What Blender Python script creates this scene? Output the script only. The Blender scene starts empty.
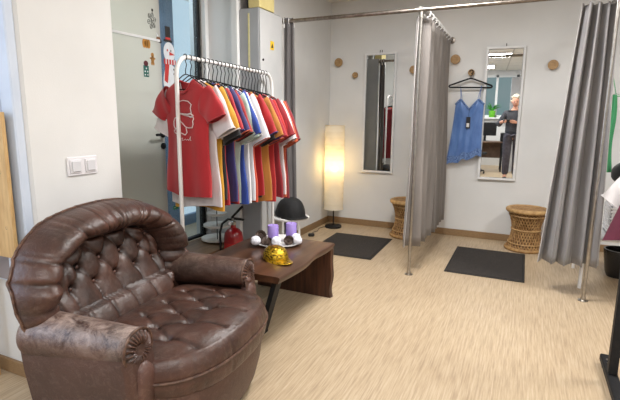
import bpy, math, random
import numpy as np
from mathutils import Vector, Matrix, Euler
random.seed(7); rng = np.random.RandomState(7)
PI = math.pi
sc = bpy.context.scene
COL = sc.collection
sin, cos = math.sin, math.cos

# ------------------------------------------------------------------ materials
def nt(name):
    m = bpy.data.materials.new(name); m.use_nodes = True
    t = m.node_tree; t.nodes.clear()
    o = t.nodes.new('ShaderNodeOutputMaterial')
    return m, t, o
def N(t, k, **kw):
    n = t.nodes.new(k)
    for a, b in kw.items():
        if a in n.inputs: n.inputs[a].default_value = b
        else: setattr(n, a, b)
    return n
def lk(t, a, ao, b, bi): t.links.new(a.outputs[ao], b.inputs[bi])
def rgb(c): return (c[0], c[1], c[2], 1)
def S(r, g, b):      # sRGB 0-255 to linear
    f = lambda v: (v/255/12.92) if v/255 <= .04045 else ((v/255+.055)/1.055)**2.4
    return (f(r), f(g), f(b))
def mat(name, c, rough=.5, metal=0, c2=None, scale=20, stretch=(1,1,1), bump=0, bscale=None, bdist=.01, spec=.5,
        sheen=0, ramp=(.35,.65), coat=0, bstretch=None, emit=None, estr=0, detail=4):
    m, t, o = nt(name)
    b = N(t, 'ShaderNodeBsdfPrincipled')
    b.inputs['Base Color'].default_value = rgb(c)
    b.inputs['Roughness'].default_value = rough; b.inputs['Metallic'].default_value = metal
    b.inputs['Specular IOR Level'].default_value = spec
    b.inputs['Sheen Weight'].default_value = sheen; b.inputs['Coat Weight'].default_value = coat
    if emit: b.inputs['Emission Color'].default_value = rgb(emit); b.inputs['Emission Strength'].default_value = estr
    lk(t, b, 'BSDF', o, 'Surface')
    tc = N(t, 'ShaderNodeTexCoord')
    if c2:
        mp = N(t, 'ShaderNodeMapping'); mp.inputs['Scale'].default_value = stretch
        no = N(t, 'ShaderNodeTexNoise', Scale=scale, Detail=detail)
        cr = N(t, 'ShaderNodeValToRGB')
        cr.color_ramp.elements[0].position = ramp[0]; cr.color_ramp.elements[1].position = ramp[1]
        cr.color_ramp.elements[0].color = rgb(c); cr.color_ramp.elements[1].color = rgb(c2)
        lk(t, tc, 'Object', mp, 'Vector'); lk(t, mp, 'Vector', no, 'Vector')
        lk(t, no, 'Fac', cr, 'Fac'); lk(t, cr, 'Color', b, 'Base Color')
    if bump:
        mp = N(t, 'ShaderNodeMapping'); mp.inputs['Scale'].default_value = bstretch or stretch
        no = N(t, 'ShaderNodeTexNoise', Scale=bscale or scale, Detail=4)
        bp = N(t, 'ShaderNodeBump', Strength=bump, Distance=bdist)
        lk(t, tc, 'Object', mp, 'Vector'); lk(t, mp, 'Vector', no, 'Vector')
        lk(t, no, 'Fac', bp, 'Height'); lk(t, bp, 'Normal', b, 'Normal')
    return m
M = {}
M['wall'] = mat('wall_paint', S(221,221,220), .85, c2=S(216,216,215), scale=3, bump=.15, bscale=160, bdist=.004)
M['white_paint'] = mat('white_gloss_paint', S(226,226,226), .35, c2=S(220,221,222), scale=6)
M['frame_blue'] = mat('daylit_window_frame', S(205,214,228), .4, c2=S(196,206,222), scale=6)  # blue tint of the daylight put into the frame colour
M['white_metal'] = mat('white_powder_coat', S(232,230,228), .3, c2=S(224,222,220), scale=8)
M['plastic_white'] = mat('white_plastic', S(228,226,230), .3, c2=S(224,222,226), scale=8)
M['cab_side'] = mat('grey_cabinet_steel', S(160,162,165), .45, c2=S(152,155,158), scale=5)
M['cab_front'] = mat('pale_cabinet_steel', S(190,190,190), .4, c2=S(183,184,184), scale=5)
M['black_metal'] = mat('black_steel', S(16,16,18), .6, c2=S(24,24,26), scale=30, spec=.3)
M['black_plastic'] = mat('black_plastic', S(16,16,17), .35, c2=S(22,22,23), scale=30)
M['black_cloth'] = mat('black_cloth', S(14,14,15), .8, c2=S(24,24,26), scale=60, bump=.3, bscale=400, bdist=.002)
M['chrome'] = mat('brushed_steel', S(176,172,166), .28, metal=1, c2=S(160,156,150), scale=40)
M['rail_steel'] = mat('dull_steel_rail', S(150,142,134), .35, metal=1, c2=S(120,112,104), scale=30, stretch=(1,1,1))
M['base_wood'] = mat('skirting_wood', S(150,122,88), .5, c2=S(132,104,72), scale=8, stretch=(6,6,40))
M['walnut'] = mat('walnut_board', S(54,33,24), .30, c2=S(98,66,46), scale=2.2, stretch=(10,1.1,6), ramp=(.3,.75), bump=.15, bscale=30, bdist=.002, coat=.25, detail=7)
M['walnut_end'] = mat('dark_walnut_slab', S(48,28,20), .4, c2=S(84,52,36), scale=3, stretch=(12,6,1.0), bump=.25, bscale=40, bdist=.003, detail=6)
M['knob_wood'] = mat('oak_knob', S(176,142,98), .55, c2=S(150,116,74), scale=30, stretch=(1,1,6))
M['ply'] = mat('plywood', S(205,170,118), .6, c2=S(184,148,98), scale=8, stretch=(6,6,1))
M['sillwood'] = mat('sill_wood', S(126,98,72), .5, c2=S(104,78,56), scale=6, stretch=(8,1,6))
M['bamboo'] = mat('woven_bamboo', S(176,138,88), .6, c2=S(138,100,58), scale=28, stretch=(1,1,.5), bump=.4, bscale=80, bdist=.004)
M['bamboo_dark'] = mat('bamboo_core', S(120,86,50), .7, c2=S(92,64,36), scale=30)
M['bamboo_pale'] = mat('pale_bamboo', S(196,160,108), .55, c2=S(164,126,78), scale=30)
M['matt'] = mat('ribbed_mat', S(52,46,42), .9, c2=S(36,32,30), scale=70, bump=.6, bscale=250, bdist=.004)
M['mat_edge'] = mat('mat_rubber_edge', S(34,31,29), .7, c2=S(28,26,24), scale=30)
M['curtain'] = mat('taupe_curtain', S(128,121,116), .6, c2=S(112,106,102), scale=5, stretch=(2,2,.5), sheen=.3, bump=.15, bscale=300, bdist=.002)
M['curtain_right'] = mat('warm_grey_curtain', S(146,143,143), .6, c2=S(128,126,127), scale=5, stretch=(2,2,.5), sheen=.3, bump=.2, bscale=14, bdist=.012, bstretch=(3,3,.4))
M['curtain_dark'] = mat('grey_curtain', S(92,88,88), .65, c2=S(80,77,78), scale=5, stretch=(2,2,.5), sheen=.2, bump=.15, bscale=300, bdist=.002)
M['curtain_hem'] = mat('pale_curtain_selvage', S(186,182,180), .6, c2=S(168,164,162), scale=20)
M['red_enamel'] = mat('red_enamel', S(150,18,26), .28, c2=S(132,14,22), scale=5, coat=.5)
M['rubber'] = mat('black_rubber', S(18,18,19), .5, c2=S(26,26,27), scale=20)
M['white_ceramic'] = mat('white_ceramic', S(226,224,220), .3, c2=S(218,216,212), scale=10)
M['candle'] = mat('lilac_wax', S(158,136,206), .5, c2=S(148,126,198), scale=10)
M['wick'] = mat('wick', S(60,50,45), .8, c2=S(30,25,22), scale=30)
M['cone'] = mat('pine_cone_brown', S(74,56,48), .7, c2=S(120,104,96), scale=40)
M['cotton'] = mat('cotton', S(238,238,244), .95, c2=S(226,226,236), scale=30, bump=.6, bscale=90, bdist=.01)
M['pot_dark'] = mat('black_glazed_bucket', S(22,22,24), .25, c2=S(34,34,36), scale=8)
M['blue_satin'] = mat('blue_satin', S(96,132,192), .36, c2=S(74,110,172), scale=6, stretch=(3,3,1), sheen=.2)
M['blue_lace'] = mat('blue_lace', S(122,152,200), .7, c2=S(52,80,136), scale=90, bump=.5, bscale=120, bdist=.003)
M['tag'] = mat('black_card_tag', S(22,22,30), .5, c2=S(28,28,36), scale=10)
M['paper'] = mat('white_paper', S(225,225,225), .6, c2=S(215,215,215), scale=10)
M['yellow_card'] = mat('pale_yellow_card', S(214,200,140), .6, c2=S(204,188,128), scale=10)
M['yellow_sticker'] = mat('yellow_sticker', S(226,190,40), .5, c2=S(216,180,34), scale=10)
M['green_leaf'] = mat('leaf_green', S(70,150,60), .5, c2=S(40,110,40), scale=20)
M['green_pot'] = mat('lime_pot', S(110,190,50), .4, c2=S(100,176,44), scale=20)
M['skin'] = mat('skin', S(205,150,125), .5, c2=S(196,140,116), scale=10)
M['hair'] = mat('pale_curly_hair', S(222,212,190), .8, c2=S(180,165,140), scale=40, bump=.8, bscale=60, bdist=.02)
M['sweater'] = mat('dark_grey_knit', S(66,66,72), .85, c2=S(52,52,58), scale=60, bump=.4, bscale=120, bdist=.005)
M['trouser'] = mat('charcoal_trousers', S(74,70,78), .8, c2=S(60,56,64), scale=20)
M['grey_panel'] = mat('grey_partition', S(170,170,172), .7, c2=S(162,162,164), scale=4)
M['desk'] = mat('desk_laminate', S(110,84,66), .5, c2=S(92,68,52), scale=8, stretch=(1,8,1))
M['ceil_panel'] = mat('ceiling_light_diffuser', S(250,250,250), .5, emit=(1,.97,.93), estr=6)
M['alu'] = mat('aluminium_trim', S(190,190,190), .4, metal=.6, c2=S(175,175,175), scale=20)
M['gold'] = mat('gold_sequin', S(214,176,48), .3, metal=.8, c2=S(88,64,14), scale=60, stretch=(1,1,2.0), ramp=(.44,.60), bump=.8, bscale=60, bdist=.006)

# leather with worn patches
def leather(name, worn=0.0, base=S(76,50,41), dark=S(48,31,25), wornc=S(150,132,120), rough=.36):
    m, t, o = nt(name)
    b = N(t, 'ShaderNodeBsdfPrincipled'); b.inputs['Roughness'].default_value = rough
    lk(t, b, 'BSDF', o, 'Surface')
    tc = N(t, 'ShaderNodeTexCoord')
    n1 = N(t, 'ShaderNodeTexNoise', Scale=7, Detail=5)
    cr = N(t, 'ShaderNodeValToRGB'); e = cr.color_ramp.elements
    e[0].position = .35; e[0].color = rgb(dark); e[1].position = .7; e[1].color = rgb(base)
    lk(t, tc, 'Object', n1, 'Vector'); lk(t, n1, 'Fac', cr, 'Fac')
    col = (cr, 'Color')
    # scratches / creases : cracked voronoi edges lighter
    v = N(t, 'ShaderNodeTexNoise', Scale=26, Detail=8, Distortion=1.5); v.inputs['Roughness'].default_value = .7
    vr = N(t, 'ShaderNodeValToRGB'); e = vr.color_ramp.elements
    e[0].position = .5; e[0].color = (0,0,0,1); e[1].position = .78; e[1].color = (1,1,1,1)
    lk(t, tc, 'Object', v, 'Vector'); lk(t, v, 'Fac', vr, 'Fac')
    mx = N(t, 'ShaderNodeMixRGB'); mx.inputs['Color2'].default_value = rgb(wornc)
    mf = N(t, 'ShaderNodeMath', operation='MULTIPLY'); mf.inputs[1].default_value = .22
    lk(t, vr, 'Color', mf, 0); lk(t, mf, 'Value', mx, 'Fac'); lk(t, col[0], col[1], mx, 'Color1')
    last = mx
    if worn:
        # wear on upward facing skin of the arm, by object height and noise
        sx = N(t, 'ShaderNodeSeparateXYZ'); lk(t, tc, 'Object', sx, 'Vector')
        mr = N(t, 'ShaderNodeMapRange'); mr.inputs['From Min'].default_value = .44; mr.inputs['From Max'].default_value = .56
        lk(t, sx, 'Z', mr, 'Value')
        wn = N(t, 'ShaderNodeTexNoise', Scale=14, Detail=10, Distortion=.8); wn.inputs['Roughness'].default_value = .75
        lk(t, tc, 'Object', wn, 'Vector')
        wr = N(t, 'ShaderNodeValToRGB'); e = wr.color_ramp.elements
        e[0].position = .40; e[0].color = (0,0,0,1); e[1].position = .62; e[1].color = (1,1,1,1)
        lk(t, wn, 'Fac', wr, 'Fac')
        mm = N(t, 'ShaderNodeMath', operation='MULTIPLY'); lk(t, mr, 'Result', mm, 0); lk(t, wr, 'Color', mm, 1)
        m2 = N(t, 'ShaderNodeMath', operation='MULTIPLY'); m2.inputs[1].default_value = worn; lk(t, mm, 'Value', m2, 0)
        mx2 = N(t, 'ShaderNodeMixRGB'); mx2.inputs['Color2'].default_value = rgb(wornc)
        lk(t, m2, 'Value', mx2, 'Fac'); lk(t, last, 'Color', mx2, 'Color1'); last = mx2
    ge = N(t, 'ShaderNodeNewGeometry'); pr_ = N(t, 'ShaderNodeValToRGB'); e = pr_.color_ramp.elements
    e[0].position = .44; e[0].color = (.35,.33,.32,1); e[1].position = .56; e[1].color = (1.7,1.6,1.55,1); k_ = e.new(.5); k_.color = (1,1,1,1)  # ridges lightened as wear; shade painted into the creases for seam contrast
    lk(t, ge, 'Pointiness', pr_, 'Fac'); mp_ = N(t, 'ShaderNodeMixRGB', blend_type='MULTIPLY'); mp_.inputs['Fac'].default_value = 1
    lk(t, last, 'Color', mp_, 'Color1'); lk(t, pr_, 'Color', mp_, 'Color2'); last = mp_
    lk(t, last, 'Color', b, 'Base Color')
    bn = N(t, 'ShaderNodeTexNoise', Scale=55, Detail=5); bn.inputs['Distortion'].default_value = .6
    lk(t, tc, 'Object', bn, 'Vector')
    bn2 = N(t, 'ShaderNodeTexVoronoi', Scale=260); lk(t, tc, 'Object', bn2, 'Vector')
    ad = N(t, 'ShaderNodeMath', operation='MULTIPLY_ADD'); ad.inputs[1].default_value = .25
    lk(t, bn2, 'Distance', ad, 0); lk(t, bn, 'Fac', ad, 2)
    bp = N(t, 'ShaderNodeBump', Strength=.35, Distance=.006); lk(t, ad, 'Value', bp, 'Height'); lk(t, bp, 'Normal', b, 'Normal')
    return m
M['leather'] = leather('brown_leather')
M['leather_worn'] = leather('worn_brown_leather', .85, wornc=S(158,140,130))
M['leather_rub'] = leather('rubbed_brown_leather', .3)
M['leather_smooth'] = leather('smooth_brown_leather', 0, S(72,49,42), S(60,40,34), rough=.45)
M['piping'] = mat('worn_piping', S(104,76,60), .5, c2=S(60,38,30), scale=40)

# floor
def floor_mat():
    m, t, o = nt('streaked_vinyl_floor')
    b = N(t, 'ShaderNodeBsdfPrincipled'); b.inputs['Roughness'].default_value = .42
    lk(t, b, 'BSDF', o, 'Surface')
    tc = N(t, 'ShaderNodeTexCoord')
    mp = N(t, 'ShaderNodeMapping'); mp.inputs['Scale'].default_value = (105, 4.6, 1)
    n = N(t, 'ShaderNodeTexNoise', Scale=1.0, Detail=6); n.inputs['Roughness'].default_value = .65
    lk(t, tc, 'Object', mp, 'Vector'); lk(t, mp, 'Vector', n, 'Vector')
    cr = N(t, 'ShaderNodeValToRGB'); e = cr.color_ramp.elements
    e[0].position = .28; e[0].color = rgb(S(154,133,109)); e[1].position = .72; e[1].color = rgb(S(202,185,159))
    k = cr.color_ramp.elements.new(.5); k.color = rgb(S(184,163,134))
    lk(t, n, 'Fac', cr, 'Fac')
    n2 = N(t, 'ShaderNodeTexNoise', Scale=1.3, Detail=3); lk(t, tc, 'Object', n2, 'Vector')
    cr2 = N(t, 'ShaderNodeValToRGB'); e = cr2.color_ramp.elements
    e[0].color = (.9,.88,.87,1); e[1].color = (1,1,1,1); e[0].position = .3; e[1].position = .7
    lk(t, n2, 'Fac', cr2, 'Fac')
    mx = N(t, 'ShaderNodeMixRGB', blend_type='MULTIPLY'); mx.inputs['Fac'].default_value = 1
    lk(t, cr, 'Color', mx, 'Color1'); lk(t, cr2, 'Color', mx, 'Color2')
    lk(t, mx, 'Color', b, 'Base Color')
    bp = N(t, 'ShaderNodeBump', Strength=.12, Distance=.002); lk(t, n, 'Fac', bp, 'Height'); lk(t, bp, 'Normal', b, 'Normal')
    return m
M['floor'] = floor_mat()
def ceil_mat():
    m, t, o = nt('ceiling_tiles')
    b = N(t, 'ShaderNodeBsdfPrincipled'); b.inputs['Roughness'].default_value = .9
    lk(t, b, 'BSDF', o, 'Surface')
    tc = N(t, 'ShaderNodeTexCoord')
    br = N(t, 'ShaderNodeTexBrick', Scale=1.0); br.offset = 0
    br.inputs['Brick Width'].default_value = .6; br.inputs['Row Height'].default_value = .6
    br.inputs['Mortar Size'].default_value = .012
    br.inputs['Color1'].default_value = rgb(S(225,222,215)); br.inputs['Color2'].default_value = rgb(S(220,217,210)); br.inputs['Mortar'].default_value = rgb(S(185,182,176))
    lk(t, tc, 'Object', br, 'Vector'); lk(t, br, 'Color', b, 'Base Color')
    return m
M['ceiling'] = ceil_mat()
def mirror_mat():
    m, t, o = nt('mirror_silver')
    b = N(t, 'ShaderNodeBsdfPrincipled'); b.inputs['Metallic'].default_value = 1; b.inputs['Roughness'].default_value = .01
    b.inputs['Base Color'].default_value = (.88,.9,.89,1); lk(t, b, 'BSDF', o, 'Surface'); return m
M['mirror'] = mirror_mat()
def glass_mat(name, tint, film=0.0, filmc=(.6,.62,.58), gloss=.08):
    m, t, o = nt(name)
    tr = N(t, 'ShaderNodeBsdfTransparent'); tr.inputs['Color'].default_value = rgb(tint)
    gl = N(t, 'ShaderNodeBsdfGlossy'); gl.inputs['Roughness'].default_value = .04
    di = N(t, 'ShaderNodeBsdfDiffuse'); di.inputs['Color'].default_value = rgb(filmc)
    a = N(t, 'ShaderNodeMixShader'); a.inputs[0].default_value = film
    lk(t, tr, 0, a, 1); lk(t, di, 0, a, 2)
    c = N(t, 'ShaderNodeMixShader'); c.inputs[0].default_value = gloss
    fr = N(t, 'ShaderNodeLayerWeight'); pw = N(t, 'ShaderNodeMath', operation='POWER'); pw.inputs[1].default_value = 4; lk(t, fr, 'Facing', pw, 0)
    ad = N(t, 'ShaderNodeMath', operation='MULTIPLY_ADD'); ad.inputs[1].default_value = .6; ad.inputs[2].default_value = gloss; lk(t, pw, 0, ad, 0); lk(t, ad, 0, c, 0)
    lk(t, a, 0, c, 1); lk(t, gl, 0, c, 2); lk(t, c, 0, o, 'Surface')
    return m
M['glass_clear'] = glass_mat('clear_pane', (.86,.93,.97), .06, (.6,.7,.75), .02)
M['glass_film'] = glass_mat('hazy_door_glass', (.88,.90,.87), .62, S(226,227,220), .03)
def glow(name, c, s, c2=None, scale=2, stretch=(1,1,1)):
    m, t, o = nt(name)
    e = N(t, 'ShaderNodeEmission', Strength=s); e.inputs['Color'].default_value = rgb(c); lk(t, e, 0, o, 'Surface')
    if c2:
        tc = N(t, 'ShaderNodeTexCoord'); mp = N(t, 'ShaderNodeMapping'); mp.inputs['Scale'].default_value = stretch
        n = N(t, 'ShaderNodeTexNoise', Scale=scale); cr = N(t, 'ShaderNodeValToRGB')
        cr.color_ramp.elements[0].color = rgb(c); cr.color_ramp.elements[1].color = rgb(c2)
        cr.color_ramp.elements[0].position = .35; cr.color_ramp.elements[1].position = .65
        lk(t, tc, 'Object', mp, 0); lk(t, mp, 0, n, 0); lk(t, n, 'Fac', cr, 0); lk(t, cr, 0, e, 'Color')
    return m
M['sky_glow'] = glow('daylight_outside', (.66,.83,.93), .88, (.76,.88,.95), 1.5)
M['bulb'] = glow('lit_bulb', (1,.80,.45), 14)
def shade_mat():
    m, t, o = nt('rice_paper_shade')
    tl = N(t, 'ShaderNodeBsdfTranslucent'); tl.inputs['Color'].default_value = (1,.93,.78,1)
    di = N(t, 'ShaderNodeBsdfDiffuse'); di.inputs['Color'].default_value = (.93,.88,.76,1)
    tr = N(t, 'ShaderNodeBsdfTransparent'); tr.inputs['Color'].default_value = (1,.95,.85,1)
    a = N(t, 'ShaderNodeMixShader'); a.inputs[0].default_value = .38; lk(t, di, 0, a, 1); lk(t, tl, 0, a, 2)
    c = N(t, 'ShaderNodeMixShader'); c.inputs[0].default_value = .10; lk(t, a, 0, c, 1); lk(t, tr, 0, c, 2)
    lk(t, c, 0, o, 'Surface'); return m
M['shade'] = shade_mat()
M['rib'] = mat('shade_wire', S(200,180,130), .7, c2=S(190,170,120), scale=10)

# cloth colours
CC = {}
def cloth(name, c):
    if name not in CC:
        d = tuple(v*.82 for v in c)
        CC[name] = mat(name+'_cotton', c, .8, c2=d, scale=7, stretch=(2,2,.6), sheen=.25, bump=.12, bscale=300, bdist=.002)
    return CC[name]

# ------------------------------------------------------------------ mesh builder
class MB:
    def __init__(s): s.v = []; s.f = []; s.mi = []
    def add(s, v, f, mi=0):
        o = len(s.v); s.v += [tuple(map(float, p)) for p in v]; s.f += [tuple(i+o for i in q) for q in f]; s.mi += [mi]*len(f); return s
    def box(s, x0, x1, y0, y1, z0, z1, bev=0, mi=0):
        if bev <= 0:
            v = [(x,y,z) for x in (x0,x1) for y in (y0,y1) for z in (z0,z1)]
            f = [(0,1,3,2),(4,6,7,5),(0,4,5,1),(2,3,7,6),(0,2,6,4),(1,5,7,3)]
            return s.add(v, f, mi)
        b = min(bev, (x1-x0)/2.01, (y1-y0)/2.01, (z1-z0)/2.01)
        v = []; f = []
        # chamfered box: for each corner 3 verts
        idx = {}
        for i in (0,1):
            for j in (0,1):
                for k in (0,1):
                    X = (x0,x1)[i]; Y = (y0,y1)[j]; Z = (z0,z1)[k]
                    sx = (1,-1)[i]*b; sy = (1,-1)[j]*b; sz = (1,-1)[k]*b
                    idx[i,j,k,0] = len(v); v.append((X, Y+sy, Z+sz))
                    idx[i,j,k,1] = len(v); v.append((X+sx, Y, Z+sz))
                    idx[i,j,k,2] = len(v); v.append((X+sx, Y+sy, Z))
                    f.append((idx[i,j,k,0], idx[i,j,k,1], idx[i,j,k,2]))
        for i in (0,1):
            f.append(tuple(idx[i,j,k,0] for j,k in ((0,0),(0,1),(1,1),(1,0))))
            f.append(tuple(idx[j,i,k,1] for j,k in ((0,0),(0,1),(1,1),(1,0))))
            f.append(tuple(idx[j,k,i,2] for j,k in ((0,0),(0,1),(1,1),(1,0))))
        for a in (0,1):
            for c in (0,1):
                f.append((idx[a,c,0,0], idx[a,c,1,0], idx[a,c,1,1], idx[a,c,0,1]))
                f.append((idx[a,0,c,0], idx[a,1,c,0], idx[a,1,c,2], idx[a,0,c,2]))
                f.append((idx[0,a,c,1], idx[1,a,c,1], idx[1,a,c,2], idx[0,a,c,2]))
        return s.add(v, f, mi)
    def grid(s, P, closeu=False, closev=False, mi=0):
        P = np.asarray(P); a, b = P.shape[:2]; f = []
        for i in range(a - (0 if closeu else 1)):
            for j in range(b - (0 if closev else 1)):
                f.append((i*b+j, ((i+1)%a)*b+j, ((i+1)%a)*b+(j+1)%b, i*b+(j+1)%b))
        return s.add(P.reshape(-1,3), f, mi)
    def tube(s, pts, r, n=8, cap=True, mi=0, closed=False, flat=None):
        pts = [Vector(p) for p in pts]; k = len(pts)
        rs = r if hasattr(r, '__len__') else [r]*k
        T = []
        for i in range(k):
            a = pts[(i-1) % k] if (closed or i > 0) else pts[0]; b = pts[(i+1) % k] if (closed or i < k-1) else pts[-1]
            d = (b-a); T.append(d.normalized() if d.length > 1e-9 else Vector((0,0,1)))
        up = Vector((0,0,1)) if abs(T[0].z) < .9 else Vector((1,0,0))
        nrm = T[0].cross(up).normalized(); rows = []
        for i in range(k):
            if i: 
                nrm = (nrm - T[i]*nrm.dot(T[i]))
                nrm = nrm.normalized() if nrm.length > 1e-6 else T[i].orthogonal().normalized()
            bn = T[i].cross(nrm)
            rows.append([tuple(pts[i] + (nrm*cos(2*PI*j/n) + bn*sin(2*PI*j/n))*rs[i]) for j in range(n)])
        o = len(s.v); s.grid(rows, closeu=closed, closev=True, mi=mi)
        if cap and not closed:
            s.f.append(tuple(o+j for j in range(n))); s.f.append(tuple(o+(k-1)*n+j for j in reversed(range(n)))); s.mi += [mi, mi]
        return s
    def lathe(s, prof, cx=0, cy=0, n=32, mi=0, sx=1, sy=1):
        rows = [[(cx+r*cos(2*PI*j/n)*sx, cy+r*sin(2*PI*j/n)*sy, z) for j in range(n)] for r, z in prof]
        return s.grid(rows, closev=True, mi=mi)
    def sphere(s, c, r, n=16, m=10, sc_=(1,1,1), mi=0, noise=0):
        rows = []
        for i in range(m+1):
            t = PI*i/m; row = []
            for j in range(n):
                p = 2*PI*j/n; k = 1 + noise*rng.uniform(-1,1)
                row.append((c[0]+r*k*sin(t)*cos(p)*sc_[0], c[1]+r*k*sin(t)*sin(p)*sc_[1], c[2]+r*k*cos(t)*sc_[2]))
            rows.append(row)
        rows[0] = [rows[0][0]]*n; rows[-1] = [rows[-1][0]]*n
        return s.grid(rows, closev=True, mi=mi)
    def poly(s, pts, mi=0): return s.add(pts, [tuple(range(len(pts)))], mi)
    def prism(s, pts, d, mi=0):   # closed polygon extruded by vector d
        n = len(pts); d = Vector(d); a = [Vector(p) for p in pts]; b = [p+d for p in a]
        f = [tuple(range(n)), tuple(reversed(range(n, 2*n)))] + [(i, (i+1)%n, n+(i+1)%n, n+i) for i in range(n)]
        return s.add(a+b, f, mi)
    def build(s, name, m, parent=None, smooth=True, angle=40, loc=None, rot=None, weld=True):
        me = bpy.data.meshes.new(name); me.from_pydata(s.v, [], s.f)
        ms = m if isinstance(m, (list, tuple)) else [m]
        for x in ms: me.materials.append(x)
        me.polygons.foreach_set('material_index', s.mi)
        import bmesh
        bm = bmesh.new(); bm.from_mesh(me)
        if weld: bmesh.ops.remove_doubles(bm, verts=bm.verts, dist=1e-5)
        bmesh.ops.recalc_face_normals(bm, faces=bm.faces)
        bm.to_mesh(me); bm.free()
        if smooth:
            me.shade_smooth()
            try: me.set_sharp_from_angle(angle=math.radians(angle))
            except Exception: pass
        o = bpy.data.objects.new(name, me); COL.objects.link(o)
        if parent: o.parent = parent
        if loc is not None: o.location = loc
        if rot is not None: o.rotation_euler = rot
        return o
def empty(name, loc=(0,0,0), rz=0):
    o = bpy.data.objects.new(name, None); o.empty_display_size = .05; COL.objects.link(o)
    o.location = loc; o.rotation_euler = (0,0,rz); return o
def tag(o, label, cat, group=None, kind=None):
    o['label'] = label; o['category'] = cat
    if group: o['group'] = group
    if kind: o['kind'] = kind
    return o
def struct(o): o['kind'] = 'structure'; return o
def copy_tree(o, parent=None):
    c = o.copy(); COL.objects.link(c)
    if parent: c.parent = parent
    for ch in [x for x in bpy.data.objects if x.parent == o]: copy_tree(ch, c)
    return c
def children_copy(root):
    r = root.copy(); COL.objects.link(r)
    for ch in list(root.children):
        c = ch.copy(); COL.objects.link(c); c.parent = r
        for g in list(ch.children):
            d = g.copy(); COL.objects.link(d); d.parent = c
    return r

# ------------------------------------------------------------------ room shell
H = 2.62; XL = -2.2; YB = 5.28
struct(MB().box(-4.2,3.4,-3.9,6.2,-.06,0).build('floor', M['floor'], smooth=False))
struct(MB().box(-4.2,3.4,-3.9,6.2,H,H+.08).build('ceiling', M['ceiling'], smooth=False))
struct(MB().box(-4.2,3.4,YB,YB+.12,0,H).build('wall_back', M['wall'], smooth=False))
struct(MB().box(XL-.3,XL,3.32,YB,0,H).build('wall_left', M['wall'], smooth=False))
struct(MB().box(3.2,3.32,-3.8,YB,0,H).build('wall_right', M['wall'], smooth=False))
# wall behind the camera, with window opening x -.75...75 z 1.15..2.45
w = MB(); w.box(-4.2,-.75,-3.72,-3.6,0,H); w.box(.35,3.3,-3.72,-3.6,0,H); w.box(-.75,.35,-3.72,-3.6,0,1.35); w.box(-.75,.35,-3.72,-3.6,2.5,H)
struct(w.build('wall_front', M['wall'], smooth=False))
# pillar of wall with the light switch (between window niche and glass door)
pil = MB(); pil.box(-2.62,-2.0,1.33,1.85,0,H,bev=.012)
struct(pil.build('wall_left_pillar', M['wall'], smooth=False))
# left wall near the camera: parapet + window above
pw = MB(); pw.box(-2.9,-2.62,-3.7,1.5,0,.55); pw.box(-2.9,-2.62,-3.7,1.5,2.5,H); pw.box(-2.9,-2.62,-3.7,-1.2,.55,2.5); pw.box(-2.9,-2.62,.55,1.33,.55,2.5)
struct(pw.build('wall_left_near', M['wall'], smooth=False))
# low niche facing the camera beside the pillar: nothing but the pillar's own end; jamb frame and glass panel stand before it
wf = empty('window_2', (0,0,0)); struct(wf)
fr = MB()
fr.box(-2.09,-2.005,1.285,1.328,.5,H,bev=.006); fr.box(-2.60,-2.55,1.26,1.328,.5,H,bev=.006)
fr.box(-2.60,-2.10,1.315,1.328,.505,.52); fr.box(-2.13,-2.09,1.27,1.328,.52,H,bev=.004)
fr.build('window_frame', M['frame_blue'], wf, smooth=False)
MB().box(-2.56,-2.13,1.300,1.312,.52,H).build('window_pane', mat('dusky_pane', S(150,160,182), .12, c2=S(136,128,130), scale=1.2, ramp=(.4,.6)), wf, smooth=False)
# window recess: header above door/window, reveal, sill
hd = MB(); hd.box(-2.66,-2.5,1.85,3.32,2.45,H)
struct(hd.build('trim_1', M['wall'], smooth=False))
sl = empty('trim_2'); struct(sl)
MB().box(-2.55,-2.2,2.82,3.318,0,.212).build('sill_wall', M['wall'], sl, smooth=False)
MB().box(-2.55,-2.18,2.80,3.318,.212,.24,bev=.004).build('sill_board', M['sillwood'], sl, smooth=False)
tr = MB().box(-2.26,-2.195,3.295,3.322,0.24,H,bev=.006)
struct(tr.build('trim_3', M['wall'], smooth=False))
# fixed window
w1 = empty('window_1'); struct(w1)
f = MB(); f.box(-2.60,-2.55,3.245,3.270,.24,2.45,bev=.004)
f.box(-2.60,-2.55,2.80,3.275,.24,.262,bev=.004); f.box(-2.60,-2.55,2.80,3.275,2.40,2.45,bev=.004)
f.build('window_frame', M['black_metal'], w1, smooth=False)
g = MB().box(-2.55,-2.540,3.262,3.276,.28,2.42); g.build('frame_bead', M['chrome'], w1, smooth=False)
MB().box(-2.66,-2.5,3.276,3.3195,.24,2.45).build('reveal_board', M['wall'], w1, smooth=False)
MB().box(-2.575,-2.565,2.805,3.24,.255,2.41).build('window_pane', M['glass_clear'], w1, smooth=False)
# glass door leaf
d1 = empty('door_1'); struct(d1)
f = MB(); f.box(-2.585,-2.555,1.87,2.795,.02,2.44); f.build('door_pane', M['glass_film'], d1, smooth=False)
f = MB(); f.box(-2.59,-2.555,2.795,2.802,.0,2.45); f.box(-2.60,-2.54,1.85,1.87,0,2.45)
f.build('door_jamb', M['alu'], d1, smooth=False)
MB().box(-2.553,-2.548,1.87,2.79,1.845,1.862).build('reflected_line', M['white_paint'], d1, smooth=False)  # white strip standing in for a line reflected in the door glass
h = MB(); h.lathe([(0,0),(.026,0),(.026,.008),(0,.008)], n=20)
hr = h.build('handle_rose', M['black_metal'], d1, loc=(-2.553,2.775,1.16), rot=(0,PI/2,0))
h = MB(); h.tube([(-2.55,2.775,1.16),(-2.50,2.775,1.16),(-2.495,2.765,1.16),(-2.495,2.65,1.16)], .010, 10)
h.build('door_handle', M['black_metal'], d1)
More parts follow.
